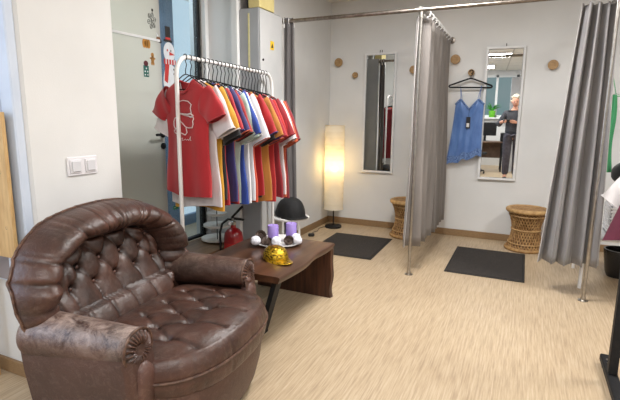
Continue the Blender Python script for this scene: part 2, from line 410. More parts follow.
h = MB(); h.lathe([(0,0),(.024,0),(.024,.010),(.010,.010),(.010,.016),(0,.016)], n=20)
h.build('door_lock', M['black_metal'], d1, loc=(-2.553,2.775,1.07), rot=(0,PI/2,0))
# vestibule beyond the glass
vw = MB(); vw.box(-3.75,-3.65,1.9,3.95,0,H); vw.box(-4.1,-3.65,1.84,1.9,0,H); vw.box(-3.75,-3.65,5.0,5.2,0,H)
struct(vw.build('wall_vestibule', mat('vestibule_paint', S(176,180,168), .8, c2=S(168,172,160), scale=1.5), smooth=False))
w3 = empty('window_3'); struct(w3)
f = MB(); f.box(-3.70,-3.64,3.95,4.20,0,H); f.box(-3.70,-3.64,4.20,5.0,.0,.12); f.box(-3.7,-3.64,4.60,4.64,.12,H)
f.build('window_frame', mat('slate_frame', S(110,136,165), .5, c2=S(90,114,142), scale=4), w3, smooth=False)
MB().box(-3.75,-3.72,3.9,5.1,0,H).build('window_pane', M['sky_glow'], w3, smooth=False)
# baseboards
bb = MB(); bb.box(XL,3.2,YB-.014,YB,0,.075,bev=.003); struct(bb.build('baseboard_back', M['base_wood'], smooth=False))
bb = MB(); bb.box(XL,XL+.014,3.72,YB-.014,0,.075,bev=.003); struct(bb.build('baseboard_left', M['base_wood'], smooth=False))
bb = MB(); bb.box(-2.62,-2.0,1.314,1.33,0,.075,bev=.003); bb.box(-2.0,-1.986,1.314,1.85,0,.075,bev=.003)
struct(bb.build('baseboard_pillar', M['base_wood'], smooth=False))
bb = MB(); bb.box(3.186,3.2,-3.6,YB-.014,0,.075,bev=.003); struct(bb.build('baseboard_right', M['base_wood'], smooth=False))
# window in wall behind camera (seen in the mirror)
w4 = empty('window_4'); struct(w4)
f = MB()
for a, b in ((-.75,-.69),(-.23,-.17),(.29,.35)): f.box(a,b,-3.66,-3.60,1.35,2.5)
f.box(-.75,.35,-3.66,-3.6,1.35,1.41); f.box(-.75,.35,-3.66,-3.6,2.44,2.5)
f.build('window_frame', M['white_paint'], w4, smooth=False)
MB().box(-.75,.35,-3.60,-3.42,1.31,1.35).build('window_sill', M['white_paint'], w4, smooth=False)
MB().box(-.75,.35,-3.70,-3.69,1.35,2.5).build('window_pane', glow('dim_daylight_outside', (.50,.74,.78), .38, (.62,.80,.84), 1.5), w4, smooth=False)
# left near window glow
w5 = empty('window_5'); struct(w5)
f = MB()
for a in (-1.2,-.62,-.04,.49): f.box(-2.70,-2.64,a,a+.06,.55,2.5)
f.box(-2.7,-2.64,-1.2,.55,.55,.61); f.box(-2.7,-2.64,-1.2,.55,2.44,2.5)
f.build('window_frame', M['white_paint'], w5, smooth=False)
MB().box(-2.80,-2.79,-1.2,.55,.55,2.5).build('window_pane', glow('daylight_outside_left', (.66,.80,1), 2.2), w5, smooth=False)

# ceiling lights
def ceiling_light(x, y, e):
    t = empty('ceiling_light', (x,y,H))
    fr = MB()
    for a in ((-.3,.3,-.3,-.28),(-.3,.3,.28,.3),(-.3,-.28,-.28,.28),(.28,.3,-.28,.28)): fr.box(*a,-.022,-.001)
    fr.build('frame', M['white_paint'], t, smooth=False)
    MB().box(-.28,.28,-.28,.28,-.016,-.004).build('diffuser', M['ceil_panel'], t, smooth=False)
    l = bpy.data.lights.new('panel_light', 'AREA'); l.size = .55; l.energy = e; l.color = (1,.99,.975)
    o = bpy.data.objects.new('panel_light', l); COL.objects.link(o); o.location = (x,y,H-.03); l.energy = e*(1.35 if y > 2.8 and x < 0 else 1.2)
    return t
CL = [(-.72,3.0,46,'booths'),(1.4,2.9,30,'right side'),(-.30,-.1,30,'camera spot'),(1.7,.3,30,'shop floor'),(-.6,-2.3,30,'rear window'),(1.6,-2.2,22,'rear right corner')]
for x, y, e, w_ in CL:
    tag(ceiling_light(x, y, e), 'square white ceiling light panel above the %s' % w_, 'ceiling light', 'ceiling light panels')

# ------------------------------------------------------------------ switch
t = tag(empty('light_switch', (-2.0,1.85,1.025)), 'white double light switch on the wall above the leather armchair', 'light switch')
t.location = (-1.9995,1.597,1.052); t.scale = (1,.94,.94)
# plate local: y -.09...09, z -.05...05
fr = MB(); fr.box(0,.008,-.092,.092,-.05,.05,bev=.004); fr.build('switch_plate', M['plastic_white'], t, smooth=False)
for yy in (-.045,.045):
    r_ = MB(); r_.box(.008,.013,yy-.034,yy+.034,-.036,.036,bev=.003); r_.build('rocker_surround', M['plastic_white'], t, smooth=False)
    r_ = MB(); r_.box(.013,.018,yy-.026,yy+.026,-.028,.028,bev=.004); r_.build('rocker', mat('switch_rocker', S(212,212,216), .35, c2=S(208,208,212), scale=9), t, smooth=False)

# plywood board
t = tag(empty('plywood_board', (-2.155,1.243,0)), 'plywood board with screws, on its edge at the left window behind the armchair', 'board')
MB().box(-.20,.125,.0,.018,.66,1.31,bev=.002).build('board', M['ply'], t, smooth=False)
MB().box(-.19,-.16,.018,.04,0,.70).build('support_batten', M['ply'], t, smooth=False)
for z in (1.05,.80): 
    b = MB(); b.lathe([(0,-.003),(.006,-.003),(.008,0)], n=12); b.build('screw', M['rail_steel'], t, loc=(.085,-.001,z), rot=(PI/2,0,0))

# ------------------------------------------------------------------ stickers on door / window glass
def disc(mb, y, z, ry, rz, d=0.0, n=20, mi=0):
    mb.prism([(d, y+ry*cos(2*PI*i/n), z+rz*sin(2*PI*i/n)) for i in range(n)], (.0012,0,0), mi)
def stk(name, label, y, z, mats, fn, X=-2.5545):
    mb = MB(); fn(mb); o = mb.build(name, mats, None, smooth=False, loc=(X,y,z)); tag(o, label, 'sticker', 'stickers on the glass door'); return o
sm = lambda n, c: mat(n, c, .6, c2=tuple(v*.9 for v in c), scale=30)
ORG = sm('sticker_orange', S(190,130,50)); GRN = sm('sticker_green', S(40,100,90)); RED = sm('sticker_red', S(190,50,45)); BLK = sm('sticker_black', S(34,30,30)); WHT = sm('sticker_white', S(216,220,224)); BRN = sm('sticker_brown', S(120,74,34)); GRY = sm('sticker_grey', S(110,112,108))
def f_pump(m):
    for y in (-.022,0,.022): disc(m, y, 0, .017, .032, .0+abs(y)*.0, mi=0)
    m.box(.0,.002,-.006,.006,.03,.046, mi=1)
stk('pumpkin_sticker', 'orange pumpkin sticker on the glass door, left of the bird sticker', 2.655, 1.815, [ORG, BRN], f_pump)
def f_gift(m):
    m.box(0,.0012,-.026,.026,-.06,.02); disc(m, 0, .035, .022, .020, mi=1)
    for a, b in ((-.012,-.045),(.012,-.045),(-.012,-.022),(.012,-.022),(0,0)): disc(m, a, b, .006, .006, .0012, 8, 2)
stk('parcel_sticker', 'green and dark red gift sack sticker, lowest on the glass door', 2.64, 1.64, [GRN, sm('sticker_wine', S(90,30,40)), WHT], f_gift)
def f_ginger(m):
    disc(m, 0, .032, .015, .017); disc(m, 0, 0, .016, .024)
    for s in (-1,1): disc(m, s*.017, .008, .012, .007); disc(m, s*.009, -.028, .008, .014)
stk('gingerbread_sticker', 'small brown gingerbread man sticker beside the green gift sack sticker', 2.71, 1.71, [sm('sticker_ginger', S(176,124,58))], f_ginger)
def f_flake(m):
    for k in range(6):
        a = k*PI/3+.26
        m.tube([(0,0,0),(0,.045*cos(a),.062*sin(a))], .003, 5)
        n = 10; c = (.03*cos(a), .042*sin(a))
        m.tube([(0,c[0]+.012*cos(2*PI*i/n), c[1]+.016*sin(2*PI*i/n)) for i in range(n)], .0025, 5, closed=True)
stk('snowflake_sticker', 'grey outlined snowflake sticker near the top of the glass door', 2.72, 1.985, [GRY], f_flake)
def f_star(m): disc(m, 0, 0, .009, .011)
stk('dot_sticker', 'tiny dark dot sticker above the grey snowflake sticker', 2.73, 2.06, [BLK], f_star)
def f_bird(m):
    disc(m, 0, 0, .022, .018); disc(m, .016, -.016, .016, .012, .0012, mi=1); m.prism([(0,-.012,.01),(0,-.02,.045),(0,.008,.015)], (.0012,0,0), 2)
stk('bird_sticker', 'small brown and white bird sticker left of the snowman sticker', 2.78, 1.865, [BRN, BLK, WHT], f_bird)
def f_snow(m):
    disc(m, .01, -.30, .085, .135, 0, 28, 0); disc(m, 0, -.075, .062, .075, 0.0004, 24, 0)
    m.box(.001,.0022,-.055,.035,.0,.018,mi=1); m.box(.001,.0022,-.036,.018,.018,.115,mi=1); m.box(.0022,.003,-.036,.018,.018,.034,mi=2)
    m.box(.001,.0022,-.062,.068,-.165,-.128,mi=2)
    for q in (-.045,-.015,.015,.045): m.box(.0024,.003,q,q+.010,-.165,-.128,mi=0)
    m.prism([(.001,-.05,-.165),(.001,-.005,-.165),(.001,-.03,-.31),(.001,-.065,-.29)], (.0014,0,0), 2)
    disc(m, -.02, -.062, .007, .009, .0012, 10, 2); disc(m, .018, -.062, .006, .008, .0012, 10, 1)
    m.prism([(.0012,.0,-.070),(.0012,.0,-.098),(.0012,.062,-.090)], (.0014,0,0), 2)
    for z in (-.20,-.235): disc(m, .045, z, .007, .008, .0012, 8, 1)
o = stk('snowman_sticker', 'big snowman sticker with black hat and red scarf on the glass beside the door', 2.90, 1.86, [WHT, BLK, RED], f_snow, X=-2.5635)
def f_exit(m): m.box(0,.0012,-.03,.03,-.015,.015); m.box(.0012,.002,-.02,.0,-.003,.003,mi=1)
stk('green_sign_sticker', 'small green rectangular sticker low on the glass below the red t-shirt', 2.90, .56, [sm('sticker_exitgreen', S(30,130,80)), WHT], f_exit, X=-2.5635)

# ------------------------------------------------------------------ electrical cabinet + frame on top
t = tag(empty('electrical_cabinet', (-2.0,3.52,0)), 'tall grey steel electrical cabinet in the corner behind the clothes rail', 'cabinet')
b = MB(); b.box(-.198,-.012,-.19,.175,.06,2.16,bev=.006); b.build('body', M['cab_side'], t, smooth=False)
d = MB(); d.box(-.012,0,-.188,.173,.07,2.15,bev=.004); dd = d.build('door', M['cab_front'], t, smooth=False)
l = MB(); l.lathe([(0,0),(.010,0),(.010,.006),(0,.006)], n=16); l.build('lock', M['black_metal'], dd, loc=(0,-.15,1.76), rot=(0,PI/2,0))
s_ = MB(); s_.box(0,.0015,-.03,.03,-.035,.035); s_.prism([(.0015,-.018,-.018),(.0015,.018,-.018),(.0015,0,.02)],(.001,0,0),1); s_.build('warning_sticker', [M['yellow_sticker'], BLK], dd, smooth=False, loc=(0,0,1.89))
s_ = MB(); s_.box(-.115,-.100,-.1925,-.19,1.66,2.12); s_.build('yellow_strip', sm('strip_cream', S(214,204,150)), t, smooth=False)
t = tag(empty('picture_frame', (-2.09,3.44,2.16)), 'pale yellow card in a dark frame lying on top of the grey cabinet', 'picture frame')
MB().box(-.02,.085,-.11,.13,0,.30,bev=.004).build('card_box', M['yellow_card'], t, smooth=False)
MB().box(-.028,-.02,-.115,.135,0,.30).build('frame_edge', M['black_metal'], t, smooth=False)
MB().box(0,.065,-.1125,-.11,.09,.12).build('printed_band', sm('band_ochre', S(180,150,70)), t, smooth=False)

# ------------------------------------------------------------------ curtain rail, poles
YR = 3.73; ZR = 2.12
t = tag(empty('curtain_rail', (0,YR,ZR)), 'long dull steel rail carrying the changing booth curtains', 'curtain rail')
MB().tube([(-1.995,0,0),(2.6,0,0)], .016, 14).build('front_tube', M['rail_steel'], t)
for x in (-.8,.48):
    MB().tube([(x,0,0),(x,YB-YR,0)], .013, 12).build('divider_tube', M['rail_steel'], t)
    b = MB(); b.lathe([(0,0),(.035,0),(.035,.008),(.014,.012),(.014,.03)], n=20); b.build('wall_flange', M['rail_steel'], t, loc=(x,YB-YR-.0005,0), rot=(PI/2,0,0))
b = MB(); b.lathe([(0,0),(.034,0),(.034,.008),(.016,.012)], n=20); b.build('end_flange', M['rail_steel'], t, loc=(-1.9995,0,0), rot=(0,PI/2,0))
def pole(x, label):
    t = tag(empty('curtain_pole', (x-.006,YR,0)), label, 'pole', 'steel booth poles')
    MB().tube([(0,0,.004),(0,0,ZR-.018)], .0135, 16).build('pole', M['chrome'], t)
    b = MB(); b.lathe([(0,0),(.034,0),(.034,.005),(.018,.010),(.0165,.03),(0.0137,.03)], n=24); b.build('floor_flange', M['chrome'], t)
    b = MB(); b.tube([(0,0,ZR-.06),(0,0,ZR-.017)], .019, 16)
    b.tube([(-.03,0,ZR),(-.016,0,ZR)], .019, 14); b.tube([(.016,0,ZR),(.03,0,ZR)], .019, 14); b.build('tee_joint', M['chrome'], t)
pole(-.8, 'steel pole holding up the rail in front of the middle curtain')
pole(.48, 'steel pole holding up the rail in front of the right curtain')

# ------------------------------------------------------------------ curtains
def curtain(name, label, top, bot, z0, z1, folds, amp, m, nseg=None, ring=None, seed=1, loc=(0,0,0), sag=None, hem=True, z0b=None):
    """top/bot: plan polylines (x,y); folds perpendicular to the path"""
    r = random.Random(seed); t = tag(empty(name, loc), label, 'curtain', 'grey booth curtains')
    nu = folds*14; nv = 22
    def samp(pl, u):
        L = [0]
        for a, b in zip(pl, pl[1:]): L.append(L[-1]+math.dist(a, b))
        s = u*L[-1]
        for i in range(len(pl)-1):
            if s <= L[i+1]+1e-9:
                k = (s-L[i])/max(1e-9, L[i+1]-L[i]); a, b = pl[i], pl[i+1]
                d = ((b[0]-a[0])/max(1e-9,L[i+1]-L[i]), (b[1]-a[1])/max(1e-9,L[i+1]-L[i]))
                return (a[0]+(b[0]-a[0])*k, a[1]+(b[1]-a[1])*k), (-d[1], d[0]), d
    am = [amp*r.uniform(.65,1.25) for _ in range(folds*2+2)]; ph = [r.uniform(-.35,.35) for _ in range(folds*2+2)]
    rows = []
    for iv in range(nv+1):
        v = iv/nv; row = []
        for iu in range(nu+1):
            u = iu/nu
            (x0, y0), n0, d0 = samp(top, u); (x1, y1), n1, d1 = samp(bot, u)
            k = u*folds; i = int(k*2); f = k*2-i; A = am[min(i,len(am)-1)]*(1-f)+am[min(i+1,len(am)-1)]*f; P_ = ph[min(i,len(ph)-1)]*(1-f)+ph[min(i+1,len(ph)-1)]*f
            w = sin(2*PI*k + P_*v*2)
            w = math.copysign(abs(w)**.8, w)
            s2 = cos(2*PI*k + P_*v*2)*sin(2*PI*k)*.35*A
            off = A*w*(.75+.35*v) + .006*sin(7*v+5*u*folds)
            x = x0*(1-v)+x1*v + off*(n0[0]*(1-v)+n1[0]*v) + s2*(d0[0])
            y = y0*(1-v)+y1*v + off*(n0[1]*(1-v)+n1[1]*v) + s2*(d0[1])
            zt = z1 - (sag or 0)*(1-cos(2*PI*k))*.5
            zb = z0 + (z0b if z0b else 0)*u + .006*sin(9*u)
            row.append((x, y, zt*(1-v)+zb*v))
        rows.append(row)
    rows = np.array(rows)
    o = MB().grid(rows).build('fabric', m, t, weld=False, angle=180)
    md = o.modifiers.new('solid', 'SOLIDIFY'); md.thickness = .003
    if hem:
        for c in (0, nu)+((nu//3, ) if name and seed == 11 else ()):
            hb = MB(); hb.tube([tuple(rows[i][c]+(0,-.003,0)) for i in range(nv+1)], .0035, 6)
            hb.build('selvage', M['curtain_hem'], t)
    if ring:
        for k in range(folds+1):
            u = min(1, k/folds + .0); (x0, y0), n0, d0 = samp(top, u)
            rb = MB(); R_ = .026
            rb.tube([(R_*cos(a)*n0[0], R_*cos(a)*n0[1], R_*sin(a)) for a in [2*PI*j/16 for j in range(16)]], .0035, 6, closed=True)
            rb.box(-.006,.006,-.006,.006,-.055,-.024)
            rb.build('ring', M['white_metal'], t, loc=(x0+0, y0+0, ring))
    return t
# left one, hanging before the cabinet's right side
curtain('curtain', 'narrow dark grey curtain bunched beside the grey cabinet at the left end of the rail',
        [(-1.990,3.71),(-1.91,3.745)], [(-1.982,3.70),(-1.875,3.755)], .20, 2.145, 2, .012, M['curtain_dark'], seed=3, ring=ZR, hem=False)
# middle divider
curtain('curtain', 'long taupe divider curtain gathered behind the middle steel pole',
        [(-.825,3.755),(-.79,3.85),(-.80,5.02)], [(-.835,3.75),(-.80,3.87),(-.775,5.08)], .22, 2.085, 9, .048, M['curtain'], seed=5, ring=ZR, sag=.012)
# right
curtain('curtain', 'wide taupe curtain gathered around the right steel pole',
        [(.275,3.80),(.40,3.81),(.49,3.83)], [(.155,3.81),(.38,3.82),(.565,3.85)], .235, 2.085, 4, .060, M['curtain_right'], seed=11, ring=None, sag=.012)

# ------------------------------------------------------------------ mirrors
def wall_mirror(x, label, rz=0, hooks=2, zc=1.345, w=.375, h=1.37):
    t = tag(empty('wall_mirror', (x,YB-.02,zc), rz), label, 'mirror', 'white framed booth mirrors')
    b = MB(); W = w/2; Hh = h/2; fw = .024
    for a in ((-W,W,Hh-fw,Hh),(-W,W,-Hh,-Hh+fw),(-W,-W+fw,-Hh+fw,Hh-fw),(W-fw,W,-Hh+fw,Hh-fw)): b.box(a[0],a[1],-.018,.010,a[2],a[3],bev=.004)
    b.build('frame', M['white_paint'], t, smooth=False)
    b = MB(); k = fw+.004
    for a in ((-W+fw,W-fw,Hh-k,Hh-fw),(-W+fw,W-fw,-Hh+fw,-Hh+k),(-W+fw,-W+k,-Hh+k,Hh-k),(W-k,W-fw,-Hh+k,Hh-k)): b.box(a[0],a[1],-.012,0,a[2],a[3])
    b.build('inner_bead', mat('bead_grey', S(150,150,150), .5), t, smooth=False)
    MB().poly([(-W+fw,-.006,-Hh+fw),(W-fw,-.006,-Hh+fw),(W-fw,-.006,Hh-fw),(-W+fw,-.006,Hh-fw)]).build('mirror_glass', M['mirror'], t, smooth=False)
    for q in ([-.012,.012] if hooks == 2 else [0]):
        MB().tube([(q,.008,Hh-.004),(q,.004,Hh+.018),(q,.012,Hh+.028)], .004, 6).build('hook', M['black_metal'], t)
wall_mirror(-1.572, 'narrow white framed mirror beside the paper floor lamp, reflecting a curtain', rz=math.radians(0.9))
wall_mirror(-.258, 'narrow white framed mirror right of the blue camisole, reflecting the person with a phone', rz=math.radians(2.1), hooks=1)

# ------------------------------------------------------------------ wall knobs
KN = [(-2.08,1.94,.050,'round wooden wall knob nearest the left corner, above the lamp'),(-1.87,1.79,.034,'small round wooden wall knob left of the curtain mirror'),
      (-1.19,1.83,.044,'round wooden wall knob partly hidden behind the middle curtain'),(-.75,1.92,.050,'round wooden wall knob right of the middle curtain, left of the hanger'),
      (-.58,1.78,.034,'small wooden wall knob from which the black hanger with the blue camisole hangs'),(.18,1.83,.048,'round wooden wall knob right of the mirror with the person')]
for x, z, r_, lb in KN:
    b = MB(); b.lathe([(0,0),(r_*.45,0),(r_*.45,.02),(r_*.93,.026),(r_,.032),(r_,.044),(r_*.93,.05),(0,.05)], n=28)
    o = b.build('wall_hook', M['knob_wood'], loc=(x,YB,z), rot=(PI/2,0,0)); tag(o, lb, 'wall knob', 'wooden wall knobs')

# ------------------------------------------------------------------ hangers
def hanger(loc, rz, label, group, w=.20, dn=0, m=None, flat=False, z_drop=.17, r=.0028, name='clothes_hanger'):
    t = tag(empty(name, loc, rz), label, 'hanger', group)
    hk = [(.018*sin(a), 0, -.018+.018*cos(a)) for a in [PI*(-.62)+i*PI*1.62/12 for i in range(13)]]
    hk = hk + [(.012,0,-.045-dn*.5),(.0,0,-.062-dn),(0,0,-.085-dn)]; z_drop = z_drop+dn
    MB().tube(hk, r, 6).build('hook', m or M['black_metal'], t)
    a = [(0,0,-.085-dn),(-.03,0,-.092-dn),(-w*.85,0,-z_drop+.012),(-w*.97,0,-z_drop+.004),(-w,0,-z_drop-.006),(-w*.97,0,-z_drop-.015),(-w*.9,0,-z_drop-.018)]
    pts = a + [(-x,0,z) for x,y,z in reversed(a[1:])]
    MB().tube(pts, r*(2.0 if flat else 1.15), 6, closed=True).build('shoulder_bar', m or M['black_metal'], t)
    return t

# ------------------------------------------------------------------ T-shirt mesh
def tshirt_mesh(seed, length=.66, hw=.205, sleeve=.20, steep=0, puff=.0, flare=.0, thick=.022):
    r = random.Random(seed); n = 44
    rows = []
    spec = [(0,.080,.034),( -.014,.108,.030),(-.032,.15,.026),(-.052,.188,.024),(-.085,.205,.026),(-.13,hw+.004,.028),(-.20,hw+.006,.028)]
    L = [(s, True) for s in spec]
    for k in range(1,13):
        q = k/12; z = -.20-(length-.20)*q
        L.append(((z, hw - .018*sin(PI*min(1,q*1.3)) + flare*q, thick + .012*q), False))
    p1, p2, p3 = r.uniform(0,6), r.uniform(0,6), r.uniform(0,6)
    fy, fb = (.075, .018)
    for (z, w, t), up in L:
        row = []
        dipk = max(0, 1+z/.055) if z > -.055 else 0
        for j in range(n):
            a = 2*PI*j/n; c = cos(a); s_ = sin(a)
            x = w*math.copysign(abs(c)**.85, c)
            fold = .006*sin(x*38+p1+z*3)*min(1, abs(z)*3) + .008*sin(x*17+p2-z*5)*min(1, abs(z)*2.4)
            y = t*math.copysign(abs(s_)**.7, s_) + fold
            zz = z
            if dipk: zz = z - dipk*(fy if s_ < 0 else fb)*(1-abs(c)**2.2)
            if z < -length+.02: zz += .010*sin(x*14+p3)
            row.append((x, y, zz))
        rows.append(row)
    body = rows
    # sleeves
    def sl(sg):
        out = []
        for k in range(9):
            q = k/8
            cx = sg*(.165 + (.13+puff*.2-.045*steep)*q); cz = -.105 - sleeve*.82*q**1.15 + puff*.02*sin(PI*q)
            hh = .088 - .012*q + puff*.05*sin(PI*q); th = .030 + puff*.03*sin(PI*q) - .004*q
            ax = sg*(.50+(.25+.25*steep)*q); az = .85-(.25+.30*steep)*q      # long axis of sleeve section
            nn = math.hypot(ax, az); ax /= nn; az /= nn
            row = []
            for j in range(20):
                a = 2*PI*j/20
                u = hh*cos(a); v = th*math.copysign(abs(sin(a))**.8, sin(a))
                row.append((cx + u*ax*1.0, v + .005*sin(q*9+a*2+p1), cz + u*az))
            out.append(row)
        return out
    return body, sl(1), sl(-1)
def build_shirt(name, label, cloth_m, trim_m, loc, rz, seed, group, lean=0, **kw):
    body, s1, s2 = tshirt_mesh(seed, **kw)
    t = tag(empty(name, loc, rz), label, 't-shirt', group)
    t.rotation_euler = (0, lean, rz)
    b = MB(); b.grid(body, closev=True); o = b.build('body', cloth_m, t, angle=180)
    md = o.modifiers.new('s', 'SUBSURF'); md.levels = 1; md.render_levels = 1
    for s_ in (s1, s2):
        q = MB().grid(s_, closev=True).build('sleeve', cloth_m, t, angle=180)
        md = q.modifiers.new('s', 'SUBSURF'); md.levels = 1; md.render_levels = 1
        cr = MB(); cr.tube([tuple(p) for p in s_[-1]], .0035, 6, closed=True); cr.build('cuff', trim_m, q)
    cb = MB(); cb.tube([tuple(p) for p in body[0]], .0065, 6, closed=True); cb.build('collar', trim_m, t)
    return t

# clothes rack
def rk(u): return Vector((-1.862 - .078*u, 2.16 + 1.25*u, 0))     # along the rail
RZ = 1.645
t = tag(empty('clothes_rack', (0,0,0)), 'white tubular clothes rail full of hanging t-shirts', 'clothes rack')
A = rk(0); B = rk(1); dv = (B-A).normalized()
path = [A+Vector((0,0,.03))]
path += [A+Vector((0,0,RZ-.11))]
for i in range(1,7): a = i/6*PI/2; path.append(A + dv*.11*(1-cos(a)) + Vector((0,0,RZ-.11+.11*sin(a))))
for i in range(0,7): a = PI/2-i/6*PI/2; path.append(B - dv*.11*(1-cos(a)) + Vector((0,0,RZ-.11+.11*sin(a))))
path.append(B+Vector((0,0,.03)))
MB().tube(path, .0125, 14).build('frame', M['white_metal'], t)
for P0 in (A, B):
    pp = Vector((dv.y, -dv.x, 0))
    MB().tube([P0-pp*(.20 if P0 is A else .08)+Vector((0,0,.018)), P0+pp*(.20 if P0 is A else .03)+Vector((0,0,.018))], .0125, 12).build('foot', M['white_metal'], t)
MB().tube([A+Vector((0,0,.12)), B+Vector((0,0,.12))], .008, 10).build('lower_bar', M['white_metal'], t)

SH = [('red','red',(176,30,38),.0), ('white','white',(222,214,214),0), ('mustard','mustard yellow',(206,150,40),0), ('black','black',(24,24,26),0),
      ('crimson','crimson',(168,30,40),0), ('navy','violet blue',(48,42,100),0), ('brick','brick red',(160,34,36),0), ('mint','pale mint',(180,206,198),0),
      ('royal','royal blue',(34,66,150),0), ('grey','pale grey white',(206,206,212),0), ('orange','orange red',(196,70,38),0), ('cherry','cherry red',(166,26,34),0),
      ('jet','jet black',(20,20,24),0), ('gold','golden orange',(176,112,40),0), ('cobalt','cobalt blue',(36,48,124),0), ('scarlet','scarlet',(178,34,32),0),
      ('dark_red','dark red',(140,22,34),0), ('ivory','ivory white',(224,220,222),0), ('berry','berry red',(150,24,44),0), ('snow','snow white',(230,228,230),0), ('rust','rust orange',(186,82,44),0), ('ruby','ruby red',(172,22,36),0), ('wine','wine red',(128,20,34),0)]
SH = SH[:9] + [SH[19]] + SH[9:14] + [SH[18]] + SH[14:17] + [SH[21]] + [SH[17]] + [SH[20]] + [SH[22]]
names = [s[1] for s in SH]
for i, (cn, cname, c, _) in enumerate(SH):
    u = .07 + .835*i/(len(SH)-1); p = rk(u)
    yaw = math.radians(-5) + (math.radians(-9) if i == 0 else math.radians(random.uniform(-8,8)))
    if i == 0: lb = 'red t-shirt with a white line-drawn head in sunglasses, nearest on the white clothes rail'
    elif i == len(SH)-1: lb = 'wine red t-shirt at the far end of the clothes rail, last in the row'
    else: lb = '%s t-shirt hanging between the %s and the %s one' % (cname, names[i-1], names[i+1])
    cm = cloth(cn, S(*c))
    trims = {2: CC.get('white') or cm}
    trim = cm
    if cn in ('navy','cobalt'): trim = cloth('orange_trim', S(200,90,50))
    if cn in ('crimson','cherry'): trim = cloth('navy_trim', S(40,40,110))
    if cn == 'brick': trim = cloth('black_trim', S(20,20,22))
    if cn == 'mustard': trim = cloth('white_trim', S(220,215,215))
    if i == 0: kw = dict(length=.69, hw=.200, sleeve=.135, puff=.10, steep=.75, flare=.022)
    else: kw = dict(length=random.uniform(.70,.76)+.07*i/22, hw=random.uniform(.195,.22)+.015*i/22, sleeve=random.uniform(.24,.29)+.03*i/22, steep=.55, flare=random.uniform(0,.012), thick=.014)
    if cn == 'gold': kw['length'] = .79
    if cn == 'white': kw['length'] = .76
    if cn == 'mustard': kw['length'] = .78
    sh = build_shirt('t_shirt', lb, cm, trim, (p.x, p.y, RZ-.135-.06*i/22), yaw, 100+i, 't-shirts on the clothes rail', lean=math.radians(random.uniform(-2.5,2.5)) if i else math.radians(1.5), **kw)
    hb = ('black wire hanger holding the %s t-shirt' % cname)
    hanger((p.x, p.y, RZ+.016), yaw+(0 if i==0 else math.radians(random.uniform(-4,4))), hb, 'black wire hangers on the clothes rail', w=.155, z_drop=.155, dn=.03+.06*i/22)
    if i == 0:
        shirt0 = sh
# printed head motif on front shirt (local x right, z up, y front negative)
def front_y(x, z):
    # approximates the front of the first shirt
    r = random.Random(100); p1, p2, p3 = r.uniform(0,6), r.uniform(0,6), r.uniform(0,6)
    w = .202; q = max(0, (-.20-z)/.49); t_ = .028 if z > -.2 else .022+.012*q
    c = min(.999, abs(x)/w)**(1/.85); s_ = math.sqrt(1-c*c)
    return -(t_*s_**.7) + .006*sin(x*38+p1+z*3)*min(1, abs(z)*3) + .008*sin(x*17+p2-z*5)*min(1, abs(z)*2.4) - .004
def motif(lines, r=.0028):
    mb = MB()
    for ln in lines:
        pts = []
        for (a, b), (c, d) in zip(ln, ln[1:]):
            for k in range(4): pts.append((a+(c-a)*k/4, b+(d-b)*k/4))
        pts.append(ln[-1])
        mb.tube([(x, front_y(x, z), z) for x, z in pts], r, 5)
    return mb
def px2l(px, py):   # crop pixel -> shirt local metres, crop scale 3.635 over 177 px/m
    return ((px-166)/3.635/112, -(py-62)/3.635/180 -.04)
head = [(148,150),(146,130),(152,118),(170,113),(190,116),(204,128),(200,142),(204,160),(206,172),(210,182),(206,190),(208,202),(204,216),(186,218),(176,214),(168,204),(160,196),(150,180),(148,162),(148,150)]
glasses = [(160,164),(176,166),(188,166),(202,162),(208,170),(200,176),(190,172),(176,170),(162,166)]
tail = [(148,180),(132,182),(124,196),(124,214),(134,226),(126,236)]
coll = [(134,226),(150,222),(160,238),(176,246),(182,236),(178,216)]
coll2 = [(160,238),(150,246),(130,240)]
sign = [(162,262),(168,258),(166,268),(172,266),(176,262),(180,266),(184,262),(188,266),(192,258),(196,250),(194,266),(198,264)]
mo = motif([[px2l(*q) for q in l_] for l_ in (head, tail, coll, coll2)], .0032)
mo.build('printed_motif', cloth('print_white', S(230,214,214)), shirt0)
mo = motif([[px2l(*q) for q in glasses]], .005); mo.build('printed_glasses', cloth('print_white', S(230,214,214)), shirt0)
mo = motif([[px2l(*q) for q in sign]], .0016); mo.build('printed_signature', cloth('print_white', S(230,214,214)), shirt0)

# ------------------------------------------------------------------ armchair
AC = empty('armchair', (-1.505,1.515,0), math.radians(6)); tag(AC, 'worn brown leather armchair with buttoned tufted back and seat', 'armchair')
def smooth_noise(seed):
    r = np.random.RandomState(seed); ks = r.uniform(-1,1,(10,2)); ph = r.uniform(0,6.28,10)
    def f(a, b, s=1.0): return sum(np.sin((k[0]*a+k[1]*b)*s+p) for k, p in zip(ks, ph))/10
    return f
NZ = smooth_noise(4)
def tuft(y, z, btn, dep=.03, rad=.075, seams=(), sd=.010, sw=.010):
    """puffiness: falls to zero at buttons, seam lines slightly pulled in"""
    h = 0.0
    for by, bz in btn:
        d = math.hypot(y-by, z-bz)
        h -= dep*math.exp(-(d/rad)**1.1*1.6)
    for (a, b) in seams:
        ax, ay = a; bx, by2 = b; vx, vy = bx-ax, by2-ay; L2 = vx*vx+vy*vy
        k = max(0, min(1, ((y-ax)*vx+(z-ay)*vy)/L2)); d = math.hypot(y-ax-vx*k, z-ay-vy*k)
        h -= sd*math.exp(-(d/sw)**1.3)
    return h
